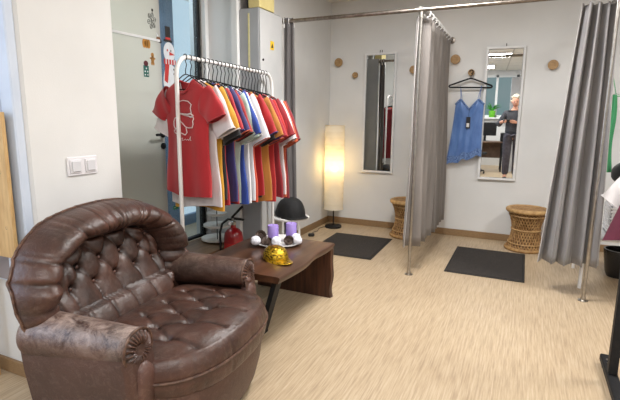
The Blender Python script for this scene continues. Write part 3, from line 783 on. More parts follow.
# --- back cushion : plan in (y, s) where s is height along the reclined back
def back_x(z):    # reclined plane
    return -.165 - .30*(z-.42)
ZC = .60
def R_out(th):     # outline radius in (y,z) from (0,ZC)
    a, b = (.478 if cos(th) > 0 else .515), (.300 if sin(th) > 0 else .345)
    n = 2.35
    return (abs(cos(th)/a)**n + abs(sin(th)/b)**n)**(-1/n)
rowA = [(-.30+.15*i, .665) for i in range(5)]
rowB = [(-.225+.15*i, .595) for i in range(4)]
rowC = [(-.30+.15*i, .525) for i in range(5)]
arc = [(-.325,.585),(-.262,.695),(-.135,.742),(0,.752),(.135,.742),(.262,.695),(.325,.585)]
rowA = [(-.195,.655),(-.065,.662),(.065,.662),(.195,.655)]
rowC = [(-.26,.58),(-.13,.575),(0,.575),(.13,.575),(.26,.58)]
BT = arc + rowA + rowC
SEAM = []
allb = BT
for i in range(len(allb)):
    for j in range(i+1, len(allb)):
        d = math.dist(allb[i], allb[j])
        if .06 < d < .138 and (abs(allb[i][1]-allb[j][1]) > .03): SEAM.append((allb[i], allb[j]))
for x_, z_ in rowC: SEAM.append(((x_, z_), (x_*1.03, .36)))
nth, nr = 420, 64
P = np.zeros((nr+1, nth, 3))
rg = random.Random(3)
pleats = sorted([rg.uniform(0, 2*PI) for _ in range(70)]); pamp = [rg.uniform(.3,1) for _ in pleats]; pw_ = [rg.uniform(.014,.034) for _ in pleats]
bth = [math.atan2(z-ZC, y) % (2*PI) for y, z in arc]
for j in range(nth):
    th = 2*PI*j/nth; R = R_out(th)
    pl = 0
    for a, am, w_ in zip(pleats, pamp, pw_):
        d = (th-a+PI) % (2*PI)-PI; pl -= am*math.exp(-(d/w_)**2)
    deep = 0
    for a in bth:
        d = (th-a+PI) % (2*PI)-PI; deep += math.exp(-abs(d)/.05)
    top = max(0, min(1, sin(th)*2.2+.8))       # roll exists on top and sides, fades at the bottom
    RI = .69 - .16*max(0, sin(th))**1.5
    for i in range(nr+1):
        q = i/nr
        if q < .5:                        # inner panel
            rr = RI*q/.5; y = R*rr*cos(th); z = ZC + R*rr*sin(th)
            pf = .050
            h = pf + tuft(y, z, BT, .034, .05, SEAM, .012, .010) + .004*NZ(y*40, z*40)
            if z < .5: h += .060*math.sin(max(0, min(1, (.55-z)/.24))*PI)     # lower bolster puff
            edge = max(0, (rr/RI-.86)/.14); h = h*(1-edge**2*.8*top)
            X = back_x(z) + h + .03*(abs(y)/.5)**2.6
        else:                             # roll
            k = (q-.5)/.5; a = PI*1.28*k      # around the tube
            rw = (1-RI)/2
            rr = RI + rw*(1-cos(min(a, PI)))*1.0
            if a > PI: rr = 1.0 - .16*(a-PI)/(.28*PI)
            hh = (.115*top+.03)*sin(a) if a <= PI else -.10*(a-PI)/(.28*PI)
            hh = max(hh, -.16)
            wr = pl*.015*(.35+abs(cos(a))*.75)*(1 if a < PI else .6) - .028*deep*math.exp(-(k/.40)**2) 
            wr += .004*NZ(th*30, k*9)
            rr += wr*.25*(1 if k > .35 else 0); hh += wr
            y = R*rr*cos(th); z = ZC + R*rr*sin(th)
            X = back_x(min(z,.86)) + hh + .03*(min(abs(y), .52)/.5)**2.6
        P[i, j] = (X, y, z)
P[0, :, :] = P[0].mean(axis=0)
MB().grid(P, closev=True).build('back_cushion', M['leather'], AC, angle=180)
bc = [o for o in AC.children if o.name.startswith('back_cushion')][0]
for y, z in BT:
    b = MB(); b.sphere((back_x(z)+.050-.041+.03*(abs(y)/.5)**2.6, y, z), .008, 10, 6, (.5,1,1)); b.build('button', M['leather_smooth'], bc)
# --- outer shell behind, following outline down to the floor
rows = []
SHK = .925
shell_spec = [  # (z, half width, x_back, x_front, )
    (.03,.40,-.335,.10),(.10,.435,-.365,.10),(.25,.47,-.385,.10),(.40,.495,-.40,.08),(.52,.50,-.41,-.06),(.62,.485,-.415,-.16),(.70,.45,-.42,-.22),(.76,.40,-.42,-.26),(.81,.33,-.415,-.29),(.84,.24,-.405,-.31),(.855,.12,-.40,-.33)]
ns = 64
for z, hw, xb, xf in shell_spec:
    row = []
    for j in range(ns+1):
        a = PI/2 + PI*j/ns       # from +y side round the back to -y side
        c, s_ = cos(a), sin(a); n = 2.8
        rr = (abs(c)**n+abs(s_)**n)**(-1/n)
        xm = xf; row.append((xm + (xm-xb)*c*rr, SHK*hw*s_*rr, z))
    rows.append(row)
o = MB().grid(rows).build('outer_shell', M['leather_smooth'], AC, angle=180)
md = o.modifiers.new('s', 'SOLIDIFY'); md.thickness = .02; md.offset = -1
pb = MB()
sp = [(P[int(nr*.93)][j]) for j in range(nth) if sin(2*PI*j/nth) > -.75]
st = next(k for k in range(nth) if sin(2*PI*k/nth) > -.75 and cos(2*PI*k/nth) > 0 and k > nth*.7)
seq = [P[int(nr*.90)][(st+k) % nth] for k in range(len(sp))]
pb.tube([(p[0]-.0, p[1]*1.003, p[2]+.001) for p in seq], .006, 6).build('back_piping', M['piping'], AC)
# --- seat cushion
def seat_R(th):
    # D shape from centre (0.16,0)
    c, s_ = cos(th), sin(th)
    a = .335 if c > 0 else .30; b = .425
    n = 2.5 if c > 0 else 5
    return (abs(c/a)**n + abs(s_/b)**n)**(-1/n)
SX = .165
sb = []
for i, x in enumerate((.02,.14,.26)):
    k = 4 if i % 2 == 0 else 5
    for q in range(k): sb.append((x, (q-(k-1)/2)*.155))
SS = []
for i in range(len(sb)):
    for j in range(i+1, len(sb)):
        d = math.dist(sb[i], sb[j])
        if .08 < d < .16 and abs(sb[i][0]-sb[j][0]) > .05: SS.append((sb[i], sb[j]))
for x, y in [b for b in sb if b[0] > .2]: SS.append(((x, y), (x+.17, y*1.12)))
ns_, nr2 = 240, 64
P2 = np.zeros((nr2+1, ns_, 3))
pleats = sorted([rg.uniform(0, 2*PI) for _ in range(90)]); pamp = [rg.uniform(.2,1) for _ in pleats]; pw_ = [rg.uniform(.01,.028) for _ in pleats]
for j in range(ns_):
    th = 2*PI*j/ns_; R = seat_R(th)
    pl = sum(-am*math.exp(-((((th-a+PI) % (2*PI))-PI)/w_)**2) for a, am, w_ in zip(pleats, pamp, pw_))
    for i in range(nr2+1):
        q = i/nr2
        if q < .62:
            rr = .90*q/.62; x = SX+R*rr*cos(th); y = R*rr*sin(th)
            e = rr/.90
            h = .415 + .030*(1-e**4) + .012*e**2 + tuft(x, y, sb, .030, .055, SS, .010, .009) - .02*e**6 + .003*NZ(x*40, y*40)
            h += (.028*max(0, cos(th))*e**2)
            z = h
        else:
            k = (q-.62)/.38; a = PI*k
            rr = .90 + .115*sin(a)
            zt = .407 + .028*max(0,cos(th)); zb = .245
            zm = (zt+zb)/2
            z = zm + (zt-zm)*cos(a)*1.0
            z += 0
            rr += pl*.010*sin(a) * (1 if abs(k-.5) > .05 else .3)
            if abs(k-.5) < .035: rr -= .008
            if a > PI*.75: rr -= .10*(a-PI*.75)
        x = SX+R*rr*cos(th); y = R*rr*sin(th)
        P2[i, j] = (x, y, z)
P2[0, :, :] = P2[0].mean(axis=0)
scush = MB().grid(P2, closev=True).build('seat_cushion', M['leather_rub'], AC, angle=180)
for x, y in sb:
    b = MB(); b.sphere((x, y, .445-.030), .008, 10, 6, (1,1,.5)); b.build('button', M['leather_smooth'], scush)
mid = int(nr2*(.62+.38*.5)); k_ = [P2[mid][(j) % ns_] for j in range(-ns_//4-8, ns_//4+9)]
MB().tube([(SX+(p[0]-SX)*1.012, p[1]*1.012, p[2]) for p in k_], .0055, 6).build('seat_piping', M['piping'], scush)
# --- base under seat (front apron, D shaped, tapering to the floor)
rows = []
for z, k, kx in ((.02,.86,.80),(.06,.89,.86),(.15,.93,.93),(.26,.96,.97),(.31,.93,.93)):
    row = []
    for j in range(65):
        th = -PI/2 + PI*j/64
        R = seat_R(th); row.append((.10+(SX-.10)+R*kx*cos(th)-.01, R*1.06*k*sin(th), z))
    rows.append(row)
MB().grid(rows).build('front_apron', M['leather_smooth'], AC, angle=60)
# --- arms
def arm(sg, worn, nm):
    yc = sg*.43; zc = .488; r0 = .096; x0, x1 = -.235, .275
    rows = []; na = 60; nb = 48
    for i in range(na+1):
        q = i/na; x = x0+(x1-x0)*q
        rr = r0*(1.0-.20*q)*(1 if q > .12 else math.sqrt(max(0.0, 1-((.12-q)/.12)**2))*.75+.25)
        rr *= 1 - .05*q
        if q > .97: rr *= 1-.05*(q-.97)/.03
        row = []
        for j in range(nb):
            a = 2*PI*j/nb
            w_ = 1 + .012*NZ(x*30, a*2) 
            row.append((x + .0, yc + rr*w_*cos(a)*1.0, zc - .02*(1-q) + rr*w_*sin(a)*.98))
        rows.append(row)
    body = MB().grid(rows, closev=True)
    o = body.build('armrest', worn, AC, angle=180)
    # pleated front face
    rows = []; nb2 = 120
    for i in range(13):
        q = i/12; rr = r0*.76*(1-q); row = []
        for j in range(nb2):
            a = 2*PI*j/nb2
            pz = .5+.5*sin(a*22+2*sin(a*3)); 
            xx = x1 + .022*math.sin(PI*min(1, q*1.15))*(1) - .012*(1-pz)*min(1, q*4)*(1-q*.3) - .028*max(0, q-.72)/.28
            row.append((xx, yc+rr*cos(a), zc+rr*.98*sin(a)))
        rows.append(row)
    f_ = MB().grid(rows, closev=True).build('pleated_end', M['leather'], o, angle=180)
    pp = MB().tube([(x1+.002, yc+r0*.765*cos(2*PI*j/40), zc+r0*.755*sin(2*PI*j/40)) for j in range(40)], .0055, 6, closed=True).build('end_piping', M['piping'], o)
    # side panel from arm to floor
    y_out = sg*.508
    s_ = MB()
    rows = []
    for z, dy, xf in ((.02,-.075,.235),(.10,-.052,.25),(.22,-.028,.262),(.34,-.010,.268),(.44,-.002,.262),(.50,-.012,.25)):
        row = []
        for k in range(17):
            q = k/16; x = -.20 + (xf+.20)*q
            row.append((x, y_out+sg*dy, z))
        # round the front edge towards the inside
        for k in range(1,9):
            a = k/8*PI/2
            row.append((xf+.030*sin(a), y_out+sg*dy-sg*.03*(1-cos(a)), z))
        row.append((xf+.032, sg*.37, z))
        rows.append(row)
    s_.grid(rows); q_ = s_.build('side_panel', M['leather_smooth'], AC, angle=50)
    # front post below the pleated end
    yi = sg*.425
    rows = []
    for z, hw_, xf in ((.02,.045,.285),(.12,.050,.297),(.25,.052,.308),(.36,.044,.314),(.415,.036,.312),(.435,.022,.305),(.440,.0,.297)):
        row = []
        for j in range(24):
            a = 2*PI*j/24; n = 3
            rr = (abs(cos(a))**n+abs(sin(a))**n)**(-1/n)
            row.append((xf-.03+.035*cos(a)*rr*(1 if hw_ > .03 else .6), yi+hw_*sin(a)*rr, z))
        rows.append(row)
    MB().grid(rows, closev=True).build('front_post', M['leather_smooth'], AC, angle=60)
arm(-1, M['leather_worn'], 'near'); arm(1, M['leather_rub'], 'far')
for x in (-.28,.33):
    for y in (-.30,.30): MB().tube([(x,y,0),(x,y,.05)], .025, 12).build('foot', M['black_plastic'], AC)

# ------------------------------------------------------------------ coffee table
CT = tag(empty('coffee_table', (0,0,0)), 'dark walnut live edge coffee table with waterfall end beside the armchair', 'coffee table')
def edgex(y):   # wavy right edge
    q = (y-2.18)/.82
    return -1.200 + .018*sin(q*PI*1.2+.2)*(1) - .022*math.exp(-((q-.62)/.16)**2) + .022*q
ys = np.linspace(2.18, 3.0, 36)
top = MB(); zt, zb = .405, .365
rows = []
for y in ys:
    e = edgex(y); l_ = -1.82
    rows.append([(l_,y,zb),(l_,y,zt-.003),(l_+.004,y,zt),(-1.6,y,zt),(-1.4,y,zt),(e-.012,y,zt),(e-.003,y,zt-.004),(e,y,zt-.012),(e-.012,y,zb),( -1.4,y,zb)])
top.grid(rows, closev=True)
top.f += [tuple(range(10)), tuple(reversed([len(rows)*10-10+i for i in range(10)]))]; top.mi += [0,0]
top.build('tabletop', M['walnut'], CT, angle=50)
sl_ = MB(); rows = []
for k in range(15):
    z = .365*k/14; e = edgex(2.98)-.004-.010*sin(k*.7)*(1-k/14)
    rows.append([(-1.82,2.955,z),(-1.82,2.998,z),(e-.004,2.998,z),(e,2.98,z),(e-.008,2.955,z)])
sl_.grid(rows, closev=True); sl_.f += [tuple(range(5)), tuple(70+i for i in range(5))]; sl_.mi += [0,0]
sl_.build('waterfall_side', M['walnut_end'], CT, angle=40)
lg = MB()
def bar(mb, a, b, w, d):   # flat bar, width along y (d) thickness w in xz plane
    a = Vector(a); b = Vector(b); t_ = (b-a).normalized(); n_ = Vector((t_.z,0,-t_.x))
    pts = [a+n_*w/2-Vector((0,d/2,0)), a-n_*w/2-Vector((0,d/2,0)), b-n_*w/2-Vector((0,d/2,0)), b+n_*w/2-Vector((0,d/2,0))]
    mb.prism(pts, (0,d,0))
yl = 2.262
bar(lg, (-1.36,yl,.012), (-1.255,yl,.36), .030, .07); bar(lg, (-1.66,yl,.012), (-1.755,yl,.36), .030, .07)
lg.box(-1.675,-1.343,yl-.035,yl+.035,0,.026); lg.box(-1.77,-1.25,yl-.035,yl+.035,.353,.365)
lg.build('metal_leg_frame', M['black_metal'], CT, smooth=False)

# things on the table
ZT = .405
PX, PY = -1.555, 2.815
OX, OY = .005, .115
b = MB(); b.lathe([(0,0),(.11,0),(.12,.004),(.15,.012),(.17,.018),(.17,.022),(.148,.017),(.115,.009),(0,.008)], n=48)
tag(b.build('serving_plate', M['white_ceramic'], loc=(PX,PY,ZT)), 'round white plate holding candles, pine cones and cotton balls on the walnut table', 'plate')
for (x, y, lb) in ((-1.575,2.66,'left lilac pillar candle on the white plate'), (-1.49,2.775,'right lilac pillar candle on the white plate')):
    t = tag(empty('pillar_candle', (x+OX,y+OY-.01,ZT+.009)), lb, 'candle', 'lilac candles on the plate')
    MB().lathe([(0,0),(.037,0),(.039,.003),(.039,.130),(.036,.134),(.027,.130),(0,.128)], n=28).build('wax', M['candle'], t)
    MB().tube([(0,0,.130),(.001,0,.143)], .0015, 6).build('wick', M['wick'], t)
def pinecone(x, y, s, lb, rot):
    t = tag(empty('pine_cone', (x+OX,y+OY,ZT+.010+.026*s)), lb, 'pine cone', 'pine cones on the plate')
    core = MB(); core.sphere((0,0,0), .020*s, 12, 8, (1,1,1.3)); 
    sc2 = MB()
    for i in range(8):
        tz = -1+2*(i+.5)/8; rr = .024*s*math.sqrt(1-tz*tz*.85)
        for k in range(9):
            a = 2*PI*(k+.5*(i % 2))/9; d = Vector((cos(a)*rr, sin(a)*rr, tz*.032*s)); n_ = d.normalized(); tt = Vector((-sin(a),cos(a),0))
            p = d*.8; q = d*1.35+Vector((0,0,.004))
            sc2.add([p-tt*.004*s, p+tt*.004*s, q+tt*.007*s, q+n_*.003, q-tt*.007*s, q-n_*.003], [(0,1,2,3,4),(0,5,1),(1,5,2),(2,5,3),(3,5,4),(4,5,0)])
    core.build('core', M['cone'], t, rot=rot); sc2.build('scales', M['cone'], t, smooth=False, rot=rot)
pinecone(-1.685,2.665,1.25,'large pine cone at the left rim of the plate',(.9,.2,.3))
pinecone(-1.665,2.60,1.0,'pine cone below the large cone near the left rim of the plate',(1.2,.5,.2))
pinecone(-1.59,2.585,1.0,'pine cone in front of the left lilac candle',(1.4,.2,1.2))
pinecone(-1.465,2.68,1.05,'pine cone in front of the right lilac candle',(1.3,.1,.4))
for x, y, s, lb in ((-1.655,2.545,1.15,'white cotton ball at the left front rim of the plate'),(-1.525,2.605,1.1,'white cotton ball in front of the candles, between two pine cones'),(-1.44,2.745,1.1,'white cotton ball right of the lilac candles'),(-1.40,2.69,1.0,'white cotton ball at the right rim of the plate')):
    b = MB(); b.sphere((0,0,0), .031*s, 18, 12, (1,1,.92), noise=.05)
    tag(b.build('cotton_ball', M['cotton'], loc=(x+OX,y+OY,ZT+.016+.026*s), angle=180), lb, 'cotton ball', 'cotton balls on the plate')
# sequin cap
def cap(name, loc, rz, r, mc, mbm, label, cat, brim_dir=0, hgt=.11, brim=.065, tilt=(0,0), strap=None):
    t = tag(empty(name, loc, rz), label, cat); t.rotation_euler = (tilt[0], tilt[1], rz)
    rows = []
    for i in range(13):
        a = PI/2*i/12; z = hgt*sin(a)**.9 if a > 0 else 0; rr = r*(cos(a)**.72 if i < 12 else 0)
        rows.append([(rr*cos(2*PI*j/36)*1.08, rr*sin(2*PI*j/36)*.92, z+.004) for j in range(36)])
    MB().grid(rows, closev=True).build('crown', mc, t, angle=180)
    s_ = MB()
    for k in range(3):
        a = k*PI/3
        s_.tube([((r*cos(q)*.995)**1*cos(a)*1.08*(1), r*cos(q)*sin(a)*.92, hgt*abs(sin(q))**.9+.006) for q in []] or [(0,0,hgt),(0,0,hgt+.004)], .004, 8)
    s_.build('top_button', mc, t)
    rows = []
    for i in range(9):
        q = i/8; row = []
        for j in range(25):
            a = -PI*.42 + PI*.84*j/24
            k = 1 - (abs(a)/(PI*.42))**2.2
            rr = 1 + (brim/r)*q*k*1.0
            row.append((r*1.08*rr*cos(a), r*.92*(1+.0*q)*sin(a)*(1+.12*q*k), .006 - .016*q*k*0 + .010*cos(a*2)*q - .012*q*(abs(a)/(PI*.42))**1.5))
        rows.append(row)
    o = MB().grid(rows).build('brim', mbm, t, angle=180); md = o.modifiers.new('s','SOLIDIFY'); md.thickness = .004
    return t
cap('sequin_cap', (-1.395,2.485,ZT+.002), math.radians(-32), .086, M['gold'], M['gold'], 'gold and black sequinned baseball cap on the walnut coffee table', 'cap', hgt=.080, brim=.075, tilt=(0,math.radians(3)))

# ------------------------------------------------------------------ white stool + black cap
t = tag(empty('side_stool', (-1.85,3.58,0)), 'small round white metal stool behind the coffee table', 'stool')
b = MB(); b.lathe([(0,.408),(.158,.408),(.165,.412),(.165,.424),(.158,.428),(0,.428)], n=40); b.build('seat', M['white_metal'], t)
for k in range(3):
    a = math.radians(-35+120*k); c, s_ = cos(a), sin(a); c2, s2 = cos(a+.5), sin(a+.5)
    MB().tube([(c*.145,s_*.145,.41),(c*.150,s_*.150,.36),(c*.162,s_*.162,.006)], .0075, 10).build('leg', M['white_metal'], t)
b = MB().tube([(.12*cos(2*PI*j/32),.12*sin(2*PI*j/32),.20) for j in range(32)], .005, 6, closed=True); b.build('brace_ring', M['white_metal'], t)
cap('peaked_cap', (-1.85,3.575,.430), math.radians(-30), .136, M['black_cloth'], M['black_cloth'], 'black rounded cap with a peak lying on the white stool', 'cap', hgt=.165, brim=.06)

# ------------------------------------------------------------------ cake stand
t = tag(empty('tiered_stand', (-2.35,3.165,.24)), 'white three tier plate stand on the window sill', 'cake stand')
for z, r_ in ((.008,.135),(.125,.115),(.225,.085)):
    MB().lathe([(0,0),(r_*.75,0),(r_,.010),(r_,.026),(r_-.006,.026),(r_*.74,.008),(0,.006)], n=40).build('plate', M['white_ceramic'], t, loc=(0,0,z))
MB().tube([(0,0,.01),(0,0,.30)], .004, 8).build('rod', M['black_metal'], t)
MB().tube([(.014*cos(2*PI*j/16),0,.314+.014*sin(2*PI*j/16)) for j in range(16)], .0025, 6, closed=True).build('ring_handle', M['black_metal'], t)
MB().lathe([(0,0),(.04,0),(.03,.008),(0,.009)], n=20).build('base_foot', M['white_ceramic'], t)

# ------------------------------------------------------------------ fire extinguisher
t = tag(empty('fire_extinguisher', (-2.09,3.03,0), math.radians(20)), 'red fire extinguisher with black hose behind the coffee table', 'fire extinguisher')
MB().lathe([(0,.0),(.065,.0),(.076,.012),(.078,.03),(.078,.33),(.070,.375),(.050,.40),(.022,.415),(.020,.44),(0,.44)], n=36).build('cylinder', M['red_enamel'], t)
b = MB(); b.lathe([(0,.44),(.022,.44),(.022,.465),(.014,.47),(.014,.495),(0,.495)], n=20); b.build('valve', M['chrome'], t)
b = MB(); b.prism([(-.03,-.010,.485),(.085,-.010,.475),(.095,-.010,.487),(.0,-.010,.502)], (0,.02,0)); b.build('carry_handle', M['black_plastic'], t, smooth=False)
b = MB(); b.prism([(-.02,-.010,.50),(.0,-.010,.497),(.085,-.010,.585),(.073,-.010,.60)], (0,.02,0)); b.build('squeeze_lever', M['black_plastic'], t, smooth=False)
b = MB(); b.tube([(-.01,0,.48),(-.04,-.005,.485),(-.085,-.02,.45),(-.102,-.03,.38),(-.100,-.03,.25),(-.094,-.03,.10)], .0095, 10); b.build('hose', M['rubber'], t)
b = MB(); b.tube([(-.094,-.03,.10),(-.094,-.03,.04)], [.010,.018], 12); b.build('nozzle', M['rubber'], t)
b = MB(); b.tube([(-.02,-.024,.455),(-.02,-.034,.455)], .014, 16); b.build('gauge', M['plastic_white'], t)
b = MB(); rows = [[(.0785*cos(a), .0785*sin(a), z) for a in [PI*1.15+PI*.7*k/16 for k in range(17)]] for z in (.16,.30)]; b.grid(rows); b.build('printed_label', sm('ext_label', S(190,40,40)), t)

# ------------------------------------------------------------------ paper floor lamp
LX, LY = -2.02, 5.02
t = tag(empty('floor_lamp', (LX,LY,0)), 'lit cylindrical white paper floor lamp in the back corner', 'floor lamp')
MB().lathe([(0,0),(.098,0),(.10,.004),(.10,.020),(.094,.025),(.012,.027),(.010,.04)], n=40).build('base', M['black_metal'], t)
MB().tube([(0,0,.03),(0,0,.60)], .007, 10).build('pole', M['black_metal'], t)
rows = []
nz = 100; rg2 = random.Random(5)
ribz = [i/15 + (rg2.uniform(-.012,.012) if 0 < i < 15 else 0) for i in range(16)]
for i in range(nz+1):
    q = i/nz; d = min(abs(q-z) for z in ribz); r_ = .113 + .004*math.exp(-(d/.008)**2)
    rows.append([(r_*cos(2*PI*j/48), r_*sin(2*PI*j/48), .225+.985*q) for j in range(48)])
sh_ = MB().grid(rows, closev=True).build('lamp_shade', M['shade'], t, angle=180)
for q in ribz:
    tl_ = rg2.uniform(-.004,.004)
    MB().tube([(.1145*cos(2*PI*j/40), .1145*sin(2*PI*j/40), .225+.985*q+tl_*cos(2*PI*j/40)) for j in range(40)], .0014, 5, closed=True).build('wire_rib', M['rib'], sh_)
MB().tube([(-.11,0,1.205),(.11,0,1.205)], .002, 6).build('top_spider', M['rib'], sh_)
MB().sphere((0,0,.70), .032, 16, 12).build('bulb', M['bulb'], t)
MB().tube([(0,0,.60),(0,0,.675)], .018, 12).build('socket', M['white_metal'], t)
l = bpy.data.lights.new('lamp_glow', 'POINT'); l.energy = 2.9; l.color = (1,.70,.30); l.shadow_soft_size = .05
o = bpy.data.objects.new('lamp_glow', l); COL.objects.link(o); o.location = (LX,LY,.76)
cb = MB(); cb.tube([(-.08,-.05,.012),(-.12,-.16,.006),(-.08,-.28,.006),(-.10,-.36,.006),(-.09,-.44,.006),(-.05,-.50,.012)], .0035, 6); cb.build('cord', M['black_plastic'], t)
cb = MB(); cb.box(-.035,.035,-.018,.018,-.015,.02,bev=.008); cb.build('foot_switch', M['black_plastic'], t, smooth=False, loc=(-.05,-.52,.016), rot=(0,0,.5))

# ------------------------------------------------------------------ floor mats
def mat_(x0, x1, y0, y1, lb, rz=0):
    t = tag(empty('floor_mat', ((x0+x1)/2,(y0+y1)/2,0), rz), lb, 'floor mat', 'dark doormats in the booths')
    a, b_ = (x1-x0)/2, (y1-y0)/2
    p = MB()
    for k in ((-a,a,-b_,-b_+.02),(-a,a,b_-.02,b_),(-a,-a+.02,-b_+.02,b_-.02),(a-.02,a,-b_+.02,b_-.02)): p.box(*k,.0006,.006,bev=.002)
    p.build('rubber_border', M['mat_edge'], t, smooth=False)
    q = MB(); q.box(-a+.02,a-.02,-b_+.02,b_-.02,.0006,.009,bev=.002); q.build('pile', M['matt'], t, smooth=False)
mat_(-1.87,-1.22,3.96,4.78,'dark grey rectangular mat on the floor of the left booth by the lamp',math.radians(1))
mat_(-.55,.085,3.94,4.81,'dark grey rectangular mat on the floor of the right booth',0)

# ------------------------------------------------------------------ bamboo stools
def bamboo(x, y, s, lb):
    t = tag(empty('bamboo_stool', (x,y,0)), lb, 'stool', 'woven bamboo stools')
    R = .175*s; hgt = .42*s
    prof = lambda q: R*(.97 - .26*sin(PI*q)**.9 + .04*q)
    pr_ = [(prof(i/20), .03+(hgt-.06)*i/20) for i in range(21)]
    MB().lathe([(r_-.010, z) for r_, z in pr_], n=48).build('core', M['bamboo_dark'], t)
    wv = MB(); n = 34
    for d in (1,-1):
        for k in range(n):
            pts = []
            for i in range(13):
                q = i/12; a = 2*PI*k/n + d*q*1.15; r_ = prof(q) + .003*cos(i*PI+k*PI)*d
                pts.append((r_*cos(a), r_*sin(a), .03+(hgt-.06)*q))
            wv.tube(pts, .0056, 5)
    wv.build('weave', M['bamboo'], t)
    for q, rr in ((.49,.0075),(.12,.006),(.88,.006)):
        MB().tube([(( prof(q)+.006)*cos(2*PI*j/40), (prof(q)+.006)*sin(2*PI*j/40), .03+(hgt-.06)*q) for j in range(40)], rr, 7, closed=True).build('band', M['bamboo_pale'], t)
    MB().tube([((R*.99)*cos(2*PI*j/48), (R*.99)*sin(2*PI*j/48), .018) for j in range(48)], .018, 10, closed=True).build('foot_ring', M['bamboo'], t)
    MB().tube([((R*1.02)*cos(2*PI*j/48), (R*1.02)*sin(2*PI*j/48), hgt-.022) for j in range(48)], .022, 12, closed=True).build('rim', M['bamboo_pale'], t)
    sw = MB()
    for k in range(10):
        r0_ = R*.96*(k+1)/10 - .004
        sw.tube([(r0_*cos(2*PI*j/36), r0_*sin(2*PI*j/36), hgt-.020+.002*(k % 2)) for j in range(36)], .0095, 6, closed=True)
    sw.build('seat_weave', M['bamboo'], t)
bamboo(-1.125, 5.0, 1.0, 'woven bamboo stool half hidden behind the middle curtain')
bamboo(.075, 5.03, 1.02, 'woven bamboo stool beside the right curtain')

# ------------------------------------------------------------------ camisole on hanger
hx, hz = -.575, 1.775
hang = hanger((hx,YB-.065,hz+.028), math.radians(2), 'black plastic hanger holding the blue camisole on the wall', 'hanger on the wall knob', w=.215, flat=True, z_drop=.160, r=.0044)
hang.rotation_euler = (0, math.radians(1.0), math.radians(2))
t = tag(empty('camisole', (-.570,YB-.072,1.50)), 'blue satin camisole with lace edges on a black hanger between curtain and mirror', 'camisole')
# local: x -.17...17 ; z 0 bust top; hem -0.6
nx, nzv = 48, 44
def cam(side):
    rows = []
    for i in range(nzv+1):
        v = i/nzv; row = []
        for j in range(nx+1):
            u = -1+2*j/nx
            w_ = .142 + .014*v + .026*v*v
            x = u*w_
            if side < 0: zt = .01 - .105*(1-min(1, abs(abs(u)-0)/.62))*1.0 - .05*max(0, (abs(u)-.62)/.38)   # V neckline
            else: zt = -.11 + .03*abs(u)
            zb = -.625 + .060*u + .012*cos(u*9)
            if side < 0 and True: zb += .0
            z = zt*(1-v)+zb*v
            dep = .020*math.sqrt(max(0, 1-u*u)) + .004*sin(u*14+v*2)*v + (.022*math.exp(-((abs(u)-.5)/.3)**2)*math.exp(-((v-.12)/.12)**2) if side < 0 else 0)
            row.append((x - .030*v, side*dep, z))
        rows.append(row)
    return rows
bf, bk = cam(-1), cam(1)
o = MB(); o.grid(bf); o.grid(bk); o.build('body', M['blue_satin'], t, angle=180, weld=False)
lc = MB()
for rr in (bf[0],):
    lc.tube([(x, y-.003, z-.008) for x, y, z in rr], .011, 6)
lc.build('neckline_lace', M['blue_lace'], t, angle=180)
rows = [[(x, y-.006+.004*sin(x*130), z + dz + .010*abs(sin(x*42))) for x, y, z in bf[-1]] for dz in (.055,.03,.0,-.022)]
MB().grid(rows).build('hem_lace', M['blue_lace'], t, angle=180)
for sg in (-1,1):
    MB().tube([(sg*.079,-.012,.01),(sg*.090,-.004,.06),(sg*.105,.004,.135),(sg*.106,.010,.142),(sg*.100,.016,.08),(sg*.09,.012,-.09)], .0030, 6).build('strap', M['blue_satin'], t)
g_ = MB(); g_.box(-.020,.022,-.045,-.042,-.30,-.18,bev=.001); tg = g_.build('price_tag', M['tag'], t, smooth=False)
MB().box(-.013,.013,-.046,-.045,-.285,-.245).build('paper_square', M['paper'], tg, smooth=False)
MB().tube([(.005,-.030,-.09),(.002,-.043,-.18)], .001, 5).build('tag_string', M['black_plastic'], tg)

# ------------------------------------------------------------------ right side: black garment rack foot in foreground
t = tag(empty('garment_rack', (.485,2.55,0)), 'black steel garment rack upright and foot at the right edge', 'garment rack')
b = MB(); b.box(-.026,.026,-.36,.21,.022,.060,bev=.006); b.build('foot_bar', M['black_metal'], t, smooth=False)
b = MB(); b.box(-.020,.020,-.025,.025,.06,1.62,bev=.004); b.build('upright', M['black_metal'], t, smooth=False)
b = MB(); b.box(-.02,.95,-.018,.018,1.58,1.62,bev=.004); b.build('top_rail', M['black_metal'], t, smooth=False)
b = MB(); b.box(.02,.95,-.012,.012,.150,.172,bev=.003); b.build('cross_bar', M['black_metal'], t, smooth=False)
b = MB(); b.box(.91,.95,-.025,.025,.06,1.60,bev=.004); b.box(.904,.956,-.36,.21,.022,.060,bev=.006); b.build('far_upright', M['black_metal'], t, smooth=False)
for x, y in ((0,.165),(0,-.30),(.93,.165),(.93,-.30)):
    MB().tube([(x,y,0),(x,y,.024)], .018, 12).build('castor_foot', M['rubber'], t)
# base details: two screw heads
for y in (.14,.10): MB().lathe([(0,.0605),(.008,.0605),(.006,.064),(0,.064)], n=12).build('screw', M['rail_steel'], t, loc=(0,y,0))

